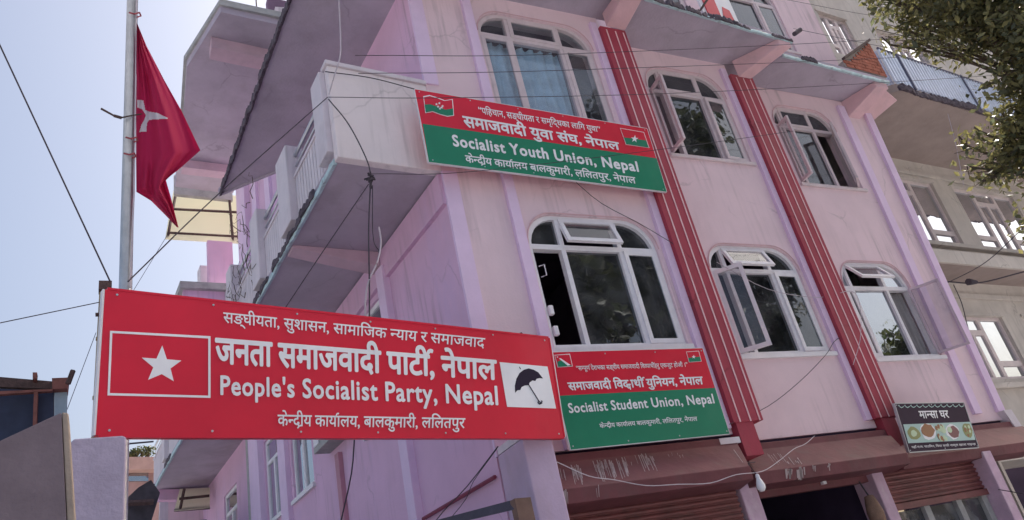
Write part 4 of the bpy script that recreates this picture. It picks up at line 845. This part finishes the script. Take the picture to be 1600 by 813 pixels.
# ---- meter box on the side wall
MBX = empty('electric_meter_box', SP(3.75, .1, 4.2), 'grey and white electric meter box on the side wall just below the red sign', 'meter box')
m = MB(); m.prism(spoly(3.5, 4.15, 4.33, 4.75, .22), SN * -.22); m.build('case', M_GREYP, MBX, bevel=.01)
m = MB(); m.prism(spoly(3.9, 4.1, 4.40, 4.68, .232), SN * -.01); m.build('door', M_FRAME, MBX)
m = MB(); m.prism(spoly(3.25, 3.48, 4.30, 4.7, .16), SN * -.16); m.build('side_case', M_GREYP, MBX, bevel=.01)
# ---- hanging bulb
bc = W(1187.5, 756, 'y', 5.42); BU = empty('hanging_bulb', bc - (0, 0, .08), 'unlit white light bulb hanging from the fascia above the dark shop', 'light bulb')
def lathe(prof, c, n=14):
    m = MB(); vs = []; fs = []
    for r, z in prof:
        for k in range(n): w = 6.28318 * k / n; vs.append((c[0] + r * math.cos(w), c[1] + r * math.sin(w), c[2] + z))
    for i in range(len(prof) - 1):
        for k in range(n): k2 = (k + 1) % n; fs.append((i * n + k, i * n + k2, (i + 1) * n + k2, (i + 1) * n + k))
    m.add(vs, fs); return m
lathe([(.002, -.07), (.026, -.062), (.039, -.04), (.040, -.016), (.030, .018), (.018, .05)], bc).build('glass_bulb', M_SWHITE, BU, smooth=True)
lathe([(.018, .045), (.020, .065), (.014, .085), (.002, .09)], bc).build('socket', M_FRAME, BU, smooth=True)
m = MB(); m.tube([bc + (0, 0, .07), bc + (-.01, .05, .2), W(1180, 722, 'y', 5.62)], .005, 5); m.build('flex', M_WIRE, BU)
# ---- metal frame in the foreground under the sign
FR = empty('gate_frame', (3.0, 4.9, 0), 'dark metal frame with a brown corner post beneath the right end of the red sign', 'frame')
def F(u, v, y=4.9): return W(u, v, 'y', y)
m = MB(); a, b, c, d = W(802, 779, 'y', 5.0), W(829, 777, 'y', 4.95), W(806, 792, 'y', 5.0), W(676, 822, 'y', 6.3)
m.prism([W(806, 780, 'y', 4.95), W(806, 795, 'y', 4.95), W(640, 834, 'y', 6.4), W(640, 824, 'y', 6.4)], (0, .03, 0)); m.build('top_rail', mat('dark_frame_paint', (.07, .06, .085), .6, .2, 8, .2), FR)
m = MB(); a = W(804, 779, 'y', 4.93); b = W(829, 777, 'y', 4.93); m.prism([(a[0] + .05, 4.93, 0), (b[0] + .03, 4.93, 0), tuple(b), tuple(a)], (0, .08, 0)); m.build('corner_post', mat('brown_wood', (.20, .12, .095), .7, .2, 6, .3), FR)

# ---- cloth bag by the shop column
bgp = W(1366, 797, 'y', 6.15); BG = empty('cloth_bag', bgp - (0, 0, .25), 'tan cloth bag hanging inside the dark shop beside the pink column', 'bag')
lathe([(.002, .16), (.05, .15), (.07, .08), (.09, -.02), (.085, -.14), (.03, -.2)], bgp, 10).build('sack', mat('tan_cloth', (.24, .15, .11), .9, .2, 12, .4), BG, smooth=True)
m = MB(); m.tube([bgp + (0, 0, .15), bgp + (0, .05, .32)], .01, 5); m.build('strap', M_WIRE, BG)

# ================================================================ neighbour building on the right
NB = empty('cream_building', NP(4, -3, 0), 'aged cream neighbouring building with white-reflecting windows and projecting balcony slabs', 'building')
def npoly(a, b, z0, z1, o=0): return [NP(a, o, z0), NP(b, o, z0), NP(b, o, z1), NP(a, o, z1)]
def nrect(u0, v0, u1, v1, off=0): a, z1 = UN(u0, v0, off); b, z0 = UN(u1, v1, off); return a, b, z0, z1
WU = [(1.38, 3.72), (4.42, 6.80), (7.5, 9.8)]
holesN = [npoly(a, b, 6.84, 8.36) for a, b in WU] + [npoly(a, b, 4.05, 5.28) for a, b in ((1.4, 3.66), (4.4, 6.6))] + [npoly(a, b, 11.7, 12.95) for a, b in ((2.7, 3.7), (4.8, 6.6))]
m = MB(); m.prism(npoly(-.2, 14, 3.0, 17), NN * -.25, holesN); m.build('wall', M_CREAM, NB)  # top raised out of view to keep the sun off the street tree
def nwin(a, b, z0, z1):
    g = MB(); o = -.06; T = .07
    def r(p, q, s, t, oo=-.06): g.prism(npoly(p, q, s, t, oo), NN * -T)
    r(a, a + .06, z0, z1); r(b - .06, b, z0, z1); r(a + .06, b - .06, z0, z0 + .06); r(a + .06, b - .06, z1 - .06, z1)
    f = g.build('window', M_CFRAME, NB, bevel=.003); g = MB(); w = (b - a) / 3
    r(a + w - .05, a + w + .05, z0 + .06, z1 - .06, -.057); r(b - w - .05, b - w + .05, z0 + .06, z1 - .06, -.057)
    r(a + w + .05, b - w - .05, z1 - .36, z1 - .26, -.057); r((a + b) / 2 - .04, (a + b) / 2 + .04, z0 + .06, z1 - .36, -.057)
    r(a + .06, a + w - .05, z0 + .26, z0 + .36, -.057); r(b - w + .05, b - .06, z0 + .26, z0 + .36, -.057); g.build('mullion', M_CFRAME, f)
    for (p, q, s, t) in ((a + .06, a + w - .05, z0 + .36, z1 - .06), (a + .06, a + w - .05, z0 + .06, z0 + .26), (b - w + .05, b - .06, z0 + .36, z1 - .06), (b - w + .05, b - .06, z0 + .06, z0 + .26), (a + w + .05, (a + b) / 2 - .04, z0 + .06, z1 - .36), ((a + b) / 2 + .04, b - w - .05, z0 + .06, z1 - .36), (a + w + .05, b - w - .05, z1 - .26, z1 - .06)):
        k = MB(); k.prism(npoly(p, q, s, t, -.09), NN * -.004); k.build('pane', M_NGL, f)
    g = MB(); g.prism(npoly(a - .05, b + .05, z1 + .002, z1 + .06, .03), NN * -.05); g.build('lintel_trim', M_CREAM, f)
M_NGL = glass('bright_reflecting_glass', (.12, .11, .13), .58, .01, .06)
for a, b in WU: nwin(a, b, 6.84, 8.36)
for a, b in ((1.4, 3.66), (4.4, 6.6)): nwin(a, b, 4.05, 5.28)
for a, b in ((2.7, 3.7), (4.8, 6.6)): nwin(a, b, 11.7, 12.95)
for (z, pr, h) in ((6.72, .12, .09), (6.58, .07, .08), (3.86, .10, .10), (5.62, .06, .10), (8.46, .05, .10)):
    m = MB(); m.prism([NP(-.2, 0, z), NP(14, 0, z), NP(14, pr, z), NP(-.2, pr, z)], (0, 0, h)); m.build('ledge', M_CREAM, NB, bevel=.008)
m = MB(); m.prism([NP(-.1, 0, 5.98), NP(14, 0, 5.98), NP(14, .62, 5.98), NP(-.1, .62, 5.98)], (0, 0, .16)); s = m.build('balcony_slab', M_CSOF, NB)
m = MB(); m.prism([NP(-.1, .62, 5.96), NP(14, .62, 5.96), NP(14, .67, 5.96), NP(-.1, .67, 5.96)], (0, 0, .26)); m.build('slab_edge', M_CREAM, s)
# upper balcony slab with corrugated sheet railing and brick end
zn = 8.85; a0 = W(1405, 142, 'z', zn); a1 = W(1532, 180, 'z', zn); dd = _n(a1 - a0); a2 = a0 + dd * 9; nd = np.array([dd[1], -dd[0], 0])
aL = W(1412, 160, 'z', zn)
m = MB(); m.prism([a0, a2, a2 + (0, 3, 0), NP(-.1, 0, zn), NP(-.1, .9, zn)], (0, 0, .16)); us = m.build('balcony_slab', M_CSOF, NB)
k = MB(); rough(k, a0 + (0, 0, .01), a0 + dd * 9 + (0, 0, .01), nd, .05, .13, .04, .7)
tag(k.build('mould_patches', M_ROT, us), kind='stuff')
# corrugated railing sheet
def corr(p, d, L, z0, z1, name, parent, pitch=.105, amp=.036):
    nrm = np.array([d[1], -d[0], 0]); n = int(L / pitch * 6); vs = []; fs = []
    for i in range(n + 1):
        t = L * i / n; q = p + d * t + nrm * amp * math.sin(t / pitch * 6.283); vs += [(q[0], q[1], z0), (q[0], q[1], z1)]
    for i in range(n): a = i * 2; fs.append((a, a + 2, a + 3, a + 1))
    mm = MB(); mm.add(vs, fs); o = mm.build(name, M_CORR, parent); sm = o.modifiers.new('thick', 'SOLIDIFY'); sm.thickness = .003; return o
zc0, zc1 = zn + .18, zn + .98
corr(a0 + nd * .0, dd, 5.2, zc0, zc1, 'corrugated_railing', NB)
corr(a0 + nd * .0 - dd * .0 + (.0, .02, 0), _n(np.array([-.15, 1.0, 0])), .5, zc0, zc1, 'corrugated_railing', NB)
m = MB()
m.tube([a0 + (0, 0, .98) + nd * .02, a0 + dd * 9 + (0, 0, .98) + nd * .02], .025)
for t in (0.55, 2.7, 5.0): p = a0 + dd * t + nd * .03; m.tube([p + (0, 0, .12), p + (0, 0, 1.0)], .022)
m.build('railing_frame', mat('dark_blue_grey_rail', (.12, .12, .18), .6, .2), NB)
# brick end wall of the balcony, brick by brick
b0 = W(1386, 121, 'z', 8.95); b1 = W(1321, 104, 'z', 8.95); bd = _n(b1 - b0); bl = float(np.linalg.norm(b1 - b0)); bn = _n(np.cross(bd, [0, 0, 1]))
if bn.dot(EYE - b0) < 0: bn = -bn
m = MB(); m.prism([b0, b1, b1 + (0, 0, .12), b0 + (0, 0, .80)], -bn * .1); bw = m.build('brick_parapet', M_MORTAR, NB)
bh, blen = .075, .21; r = 0
while r * bh < .78:
    z = r * bh; x = -(blen / 2) * (r % 2)
    while x < bl:
        xa, xb = max(0, x) + .006, min(bl, x + blen) - .006
        if xb - xa > .03 and z + bh < .80 - .68 * (xb / bl) + .03:
            k = MB(); k.par(b0 + bd * xa + (0, 0, z + .006), bd * (xb - xa), (0, 0, bh - .012), bn * uni(.008, .016)); k.build('brick', M_BRICK, bw)
        x += blen
    r += 1
m = MB(); m.prism([b0 + (0, 0, .80), b1 + (0, 0, .12), b1 + (0, 0, .17), b0 + (0, 0, .85)], bn * .06); m.build('sloping_rail', M_IRON, NB)
# lower right: dark opening with beam and grille block
m = MB(); m.prism(npoly(-.2, 14, 0, 2.99, -.8), NN * -.1); m.build('shop_back_wall', M_VOID, NB)
m = MB(); m.prism(npoly(-.2, 14, 2.62, 2.999, .35), NN * -.9); m.build('ground_beam', M_CREAM, NB)
m = MB(); a, z = UN(1570, 690, .37); m.prism(npoly(a, a + .14, 2.74, 2.9, .36), NN * -.02); m.build('vent_shade_plate', M_VOID, NB)  # dark plate standing in for the shaded square hole
m = MB(); m.prism(npoly(.3, .42, 2.3, 2.62, .2), NN * -.2); m.build('bracket', M_CONCL, NB)
m = MB(); m.box(11.2, 11.26, 7.0, 7.9, 0, 12.4); m.build('party_wall', M_CREAM, NB)

# ================================================================ wires
def span(name, pts, r, mt, label, cat='cable', sag=0, n=10, group=None):
    P = []; Q = [np.array(p, float) for p in pts]
    for i in range(len(Q) - 1):
        a, b = Q[i], Q[i + 1]; a0 = Q[i - 1] if i else a * 2 - b; b0 = Q[i + 2] if i + 2 < len(Q) else b * 2 - a
        for k in range(n):
            t = k / n; q = .5 * ((2 * a) + (b - a0) * t + (2 * a0 - 5 * a + 4 * b - b0) * t * t + (3 * a - a0 - 3 * b + b0) * t ** 3); q[2] -= sag * 4 * t * (1 - t); P.append(q)
    P.append(np.array(pts[-1], float)); m = MB(); m.tube(P, r * .78, 5); o = m.build(name, mt, smooth=True); tag(o, label, cat, group); return o
Y5 = lambda u, v, y=5.4: W(u, v, 'y', y)
G = 'overhead wires crossing the facade'
span('overhead_wire', [Y5(555, 87, 5.3), Y5(900, 84, 5.3), Y5(1400, 60, 5.3), Y5(1700, 34, 5.3)], .0045, M_WIRE, 'thin black wire crossing the upper arched window, topmost of three', group=G)
span('overhead_wire', [Y5(560, 115, 5.3), Y5(880, 110, 5.3), Y5(1400, 90, 5.3), Y5(1700, 70, 5.3)], .0045, M_WIRE, 'thin black wire crossing the upper arched window, middle of three', group=G)
span('overhead_wire', [Y5(513, 152, 5.3), Y5(700, 153, 5.3), Y5(1050, 146, 5.3), Y5(1400, 128, 5.3), Y5(1700, 108, 5.3)], .0045, M_WIRE, 'thin black wire tied at the balcony corner and running over the youth sign', group=G)
span('overhead_wire', [Y5(578, 272, 5.45), Y5(740, 268, 5.4), Y5(1045, 232, 5.4), Y5(1240, 205, 5.5)], .004, M_WIRE, 'thin black wire slanting across the lower lettering of the youth sign', group=G)
span('overhead_wire', [Y5(1230, 0, 5.3), Y5(1400, 30, 5.3), Y5(1700, 68, 5.3)], .004, M_WIRE, 'thin black wire at the top right falling towards the tree', group=G)
span('overhead_wire', [Y5(1240, 45, 5.0), Y5(1420, 80, 5.0), Y5(1560, 95, 5.0)], .004, M_WIRE, 'short thin wire from the eave corner to the corrugated railing', group=G)
span('overhead_wire', [W(-10, 50, 'y', 4), W(60, 200, 'y', 4.1), W(172, 440, 'y', 4.2)], .006, M_WIRE, 'dark wire descending from the top left corner to the bamboo pole', sag=.0)
span('overhead_wire', [W(-10, 507, 'y', 4.5), W(158, 472, 'y', 4.7)], .004, M_WIRE, 'thin wire reaching the sign top from the left edge')
span('overhead_wire', [W(200, 440, 'y', 4.6), W(345, 300, 'y', 5.3), W(512, 152, 'y', 5.75)], .006, M_WIRE, 'black wire rising from the flagpole to the balcony corner')
span('overhead_wire', [W(240, 690, 'y', 14), W(195, 694, 'y', 14)], .02, M_WIRE, 'short dark wire above the orange house')
span('overhead_wire', [W(150, 520, 'y', 12), W(105, 640, 'y', 12)], .006, M_WIRE, 'faint thin wire in the sky left of the bamboo pole')
span('overhead_wire', [W(260, 370, 'y', 14), W(205, 460, 'y', 14)], .006, M_WIRE, 'faint thin wire in the sky under the flag tip')
span('hanging_cable', [Y5(508, 112, 5.78), Y5(580, 122, 5.78), Y5(650, 140, 5.78)], .007, M_WIRE, 'black cable lying along the top of the balcony end wall')
span('hanging_cable', [Y5(513, 155, 5.74), Y5(545, 195, 5.70), Y5(573, 250, 5.68), Y5(580, 280, 5.66)], .008, M_WIRE, 'black cable curving down the balcony end wall to the knot')
span('hanging_cable', [Y5(579, 280, 5.66), Y5(576, 360, 5.6), Y5(577, 440, 5.6), Y5(577, 500, 5.6)], .009, M_WIRE, 'black cable hanging straight down from the knot below the balcony')
span('hanging_cable', [Y5(576, 288, 5.66), Y5(500, 400, 6.2), Y5(440, 490, 6.4)], .006, M_WIRE, 'thin black cable slanting left from the knot towards the sign')
span('hanging_cable', [Y5(582, 290, 5.64), Y5(583, 370, 5.64), Y5(594, 395, 5.64)], .006, M_WIRE, 'short black cable end beside the white cable')
span('white_cable', [Y5(592, 355, 5.6), Y5(595, 380, 5.6), Y5(590, 408, 5.6), Y5(576, 440, 5.6), Y5(571, 470, 5.6), Y5(571, 505, 5.6)], .010, M_WIREW, 'loose white cable dangling in front of the side window')
span('white_cable', [Y5(529, -10, 5.6), Y5(532, 60, 5.6), Y5(531, 90, 5.6), Y5(522, 120, 5.6), Y5(514, 148, 5.7)], .009, M_WIREW, 'white cable hanging from the roof slab to the balcony corner')
m = MB(); kc = Y5(579, 278, 5.63)
for i in range(9): a = kc + [uni(-.05, .05) for _ in range(3)]; m.tube([a, kc + [uni(-.03, .03) for _ in range(3)], kc + (uni(-.04, .04), uni(-.04, .04), uni(-.1, .09))], .009, 5)
tag(m.build('cable_knot', M_WIRE), 'tangled knot of black cable below the balcony corner', 'cable knot')
span('white_cable', [Y5(870, 722, 5.45), Y5(920, 744, 5.42), Y5(960, 750, 5.4), Y5(1010, 759, 5.36), Y5(1060, 757, 5.36), Y5(1110, 755, 5.38), Y5(1150, 742, 5.40), Y5(1190, 737, 5.46), Y5(1215, 722, 5.58), Y5(1240, 702, 5.74), Y5(1258, 694, 5.95), Y5(1273, 681, 6.1)], .005, M_WIREW, 'white cable draped along the maroon fascia beneath the student sign', n=4)
span('loose_wire', [Y5(1140, 663, 5.78), Y5(1200, 635, 6.15), Y5(1250, 596, 6.2), Y5(1290, 555, 6.2), Y5(1308, 530, 6.2), Y5(1345, 520, 6.2)], .005, M_WIRE, 'thin dark wire sagging between the two red pilasters', n=4)
span('loose_wire', [Y5(1333, 570, 6.1), Y5(1344, 530, 6.1), Y5(1344, 480, 6.12), Y5(1330, 455, 6.15), Y5(1280, 465, 6.2), Y5(1200, 452, 6.2), Y5(1120, 410, 6.15)], .005, M_WIREW, 'pale thin wire looping over the right red pilaster', n=4)
span('loose_wire', [Y5(900, 285, 5.84), Y5(940, 318, 5.84), Y5(1000, 350, 5.84), Y5(1052, 381, 5.78)], .005, M_WIRE, 'thin wire falling from the youth sign over the left arched window', n=3)
span('loose_wire', [Y5(778, 698, 5.5), Y5(730, 760, 6.2), Y5(692, 800, 6.8), Y5(670, 830, 7.2)], .006, M_WIRE, 'black wire slanting from the corner column down the side wall', n=3)
span('loose_wire', [Y5(776, 702, 5.5), Y5(740, 752, 6.0), Y5(728, 780, 6.2), Y5(700, 815, 6.6)], .004, M_WIRE, 'thinner wire beside the one slanting down from the corner column', n=3)
span('loose_wire', [Y5(554, 680, 7.5), Y5(549, 740, 7.6), Y5(533, 813, 7.7), Y5(528, 840, 7.7)], .010, M_WIRE, 'black wire hanging down the lilac side wall under the meter box', n=3)
c1 = SP(1.56, .03, 2.90); c2 = SP(.05, .03, 2.90); m = MB(); m.tube([c1, c2], .018, 6); tag(m.build('wall_conduit', mat('dark_red_conduit', (.25, .06, .10), .7)), 'dark red conduit pipe running along the lower side wall', 'pipe')
span('street_cable', [Y5(1475, 440, 7.0), Y5(1530, 442, 6.9), Y5(1600, 425, 6.6), Y5(1700, 400, 6.2)], .016, M_WIRE, 'thick black street cable in front of the cream building')
span('street_cable', [Y5(1475, 445, 7.0), Y5(1540, 410, 6.6), Y5(1600, 355, 6.2), Y5(1700, 260, 6)], .009, M_WIRE, 'thinner black cable climbing right across the cream building windows')
span('street_cable', [Y5(1490, 445, 7.0), Y5(1503, 475, 7), Y5(1515, 520, 7), Y5(1532, 555, 7)], .010, M_WIRE, 'black cable drooping beside the lower cream building window')
span('street_cable', [Y5(1560, 765, 5.9), Y5(1600, 772, 5.6), Y5(1700, 792, 5.2)], .007, M_WIRE, 'thin black cable at the lower right corner past the last column')
span('loose_wire', [Y5(1481, 178, 5.8), Y5(1492, 220, 5.8), Y5(1500, 260, 5.8), Y5(1506, 290, 5.8)], .006, M_WIREW, 'pale thread hanging from the corrugated railing')
m = MB(); c = Y5(1520, 441, 6.9)
m.tube([c - (.12, 0, 0), c + (.1, 0, 0)], .06, 8, .03); tag(m.build('cable_joint', M_WIRE), 'black bundled cable joint hanging by the cream building', 'cable joint')
m = MB(); c = W(1242, 52, 'y', 5.4); m.tube([c + (-.02, 0, -.02), c + (.16, 0, .10)], .035, 8); tag(m.build('roof_spout', M_ROT), 'stubby dark drain spout at the corner of the eave slab', 'spout')
m = MB(); a = W(1092, 20, 'z', 8.9); m.tube([a, a + (.35, -.1, .42)], .018, 6); tag(m.build('iron_rod', M_IRON), 'dark iron rod leaning from the eave edge before the poster', 'rod')
# ================================================================ trees
def tree(name, base, trunk_top, clumps, label, lm, nleaf, leaf, group=None, tr=.16, limbs=True):
    T = empty(name, base, label, 'tree', group)
    m = MB(); b = np.array(base, float); t = np.array(trunk_top, float); mid = (b + t) / 2 + (.12, -.08, 0)
    pts = [b * (1 - s) ** 2 + 2 * mid * s * (1 - s) + t * s * s for s in [i / 8 for i in range(9)]]; m.tube(pts, tr, 10, tr * .55); m.build('trunk', M_BARK, T, smooth=True)
    k = MB(); L = MB()
    for (c, r) in clumps:
        c = np.array(c, float); s = pts[random.randint(4, 8)]; mm = (s + c) / 2 + np.array([uni(-.2, .2), uni(-.2, .2), uni(.1, .5)])
        br = [s * (1 - q) ** 2 + 2 * mm * q * (1 - q) + c * q * q for q in [i / 7 for i in range(8)]]; k.tube(br, tr * .22, 6, .010)
        twigs = []
        for j in range(max(5, int(26 * r))):
            d = _n([random.gauss(0, 1), random.gauss(0, 1), random.gauss(-.1, .8)]) * r * uni(.5, 1.05); a = br[random.randint(4, 7)]; e = c + d; k.tube([a, (a + e) / 2 + (0, 0, .08), e], .008, 4, .003); twigs.append((a * .3 + e * .7, e))
        for j in range(int(nleaf * r * r)):
            a, e = random.choice(twigs); p = a + (e - a) * uni(.0, 1.1) + np.array([random.gauss(0, 1) for _ in range(3)]) * (.035 + .09 * r)
            s = leaf * uni(.6, 1.3); ax_ = _n([random.gauss(0, 1), random.gauss(0, 1), random.gauss(-.5, .7)]); bx = _n(np.cross(ax_, [random.gauss(0, 1) for _ in range(3)])); cx = np.cross(ax_, bx)
            L.add([p, p + ax_ * s * .5 + bx * s * .24 + cx * s * .06, p + ax_ * s, p + ax_ * s * .5 - bx * s * .24 + cx * s * .06], [(0, 1, 2, 3)])
    k.build('branches', M_BARK, T); o = L.build('crown', lm, T); o['kind'] = 'stuff'; return T
# street tree: crown enters at the upper right
def D(u, v, dist): d = _n(ray(u, v)); return EYE + d * dist
cl = []
for (u, v, r, ds) in ((1400, 8, .20, 8), (1440, 15, .22, 7.8), (1480, 5, .24, 7.6), (1520, 15, .24, 7.5), (1560, 10, .26, 7.4), (1600, 25, .28, 7.2), (1405, 45, .14, 8), (1450, 48, .17, 7.8), (1495, 45, .18, 7.7), (1540, 50, .2, 7.5), (1390, 70, .07, 8), (1430, 66, .08, 7.9), (1570, 75, .13, 7.4), (1585, 95, .10, 7.3), (1560, 118, .06, 7.4), (1592, 150, .10, 7.3), (1575, 165, .06, 7.4),
                      (1640, 90, .4, 7), (1597, 125, .12, 7.3), (1570, 140, .05, 7.4), (1597, 175, .14, 7.2), (1570, 185, .06, 7.4), (1530, 205, .12, 7.4), (1570, 215, .15, 7.3), (1595, 240, .16, 7.2), (1510, 228, .09, 7.5), (1545, 245, .12, 7.4), (1520, 262, .08, 7.5), (1555, 272, .09, 7.4), (1535, 284, .05, 7.4),
                      (1650, 260, .25, 7.1), (1660, 10, .5, 7.2), (1560, -40, .5, 7.6), (1430, -40, .35, 7.8), (1500, -60, .5, 7.5), (1370, -10, .12, 8), (1650, 170, .3, 7), (1760, 60, .8, 7.5), (1780, -80, .9, 7.8), (1700, -100, .8, 7.6), (1780, 200, .7, 7.3), (1720, 300, .5, 7.2)):  # clumps beyond the view added to shade the crown from the sun
    cl.append((D(u, v, ds), r * 1.3))
tb = np.array([9.0, 3.1, 0]); tt = D(1760, 120, 7.3)
tree('street_tree', (tt[0] + .2, tt[1] - .3, 0), tt, cl, 'leafy street tree whose olive green crown hangs into the upper right corner', M_LEAF, 4000, .066, tr=.10)
# across the street, seen mirrored in the panes
def bigcrown(cx, cy, z0, z1, R, n): return [((cx + R * uni(-1, 1), cy + R * .55 * uni(-1, 1), uni(z0, z1)), uni(.9, 1.4)) for _ in range(n)]
tree('roadside_tree', (12.0, -4.2, 0), (12.3, -4.2, 8.5), bigcrown(12, -4.2, 6.0, 14.5, 3.6, 26), 'tallest dark tree across the road, mirrored in the left window panes', M_LEAFB, 330, .42, tr=.32)
tree('roadside_tree', (19.0, -4.4, 0), (19.2, -4.4, 9), bigcrown(19, -4.4, 7.0, 19, 3.3, 36), 'second tall tree across the road, mirrored in the middle window panes', M_LEAFB, 330, .42, tr=.3)
tree('roadside_tree', (25.5, -4.0, 0), (25.4, -4.0, 5), bigcrown(25.0, -4.0, 5.0, 8.9, 2.8, 20), 'lower tree across the road, mirrored in the lower right window panes', M_LEAFB, 330, .36, tr=.25)
OB = empty('house_across_road', (10, -16, 0), 'plain flat-roofed house across the road, mirrored in the window panes', 'house')
m = MB(); m.box(14, 34, -20, -14, 0, 7.5); m.box(20, 26, -20, -14, 7.5, 10); m.build('wall', M_CREAM, OB)
for i in range(6):
    for z in (1.2, 4.4):
        m = MB(); m.box(15 + i * 3.2, 16.4 + i * 3.2, -14.02, -13.97, z, z + 1.4); m.build('window', M_GLASSB, OB)
m = MB(); m.box(13.8, 34.2, -13.99, -13.5, 7.3, 7.6); m.build('roof_ledge', M_WHITEP, OB)
print('objects', len(bpy.data.objects))
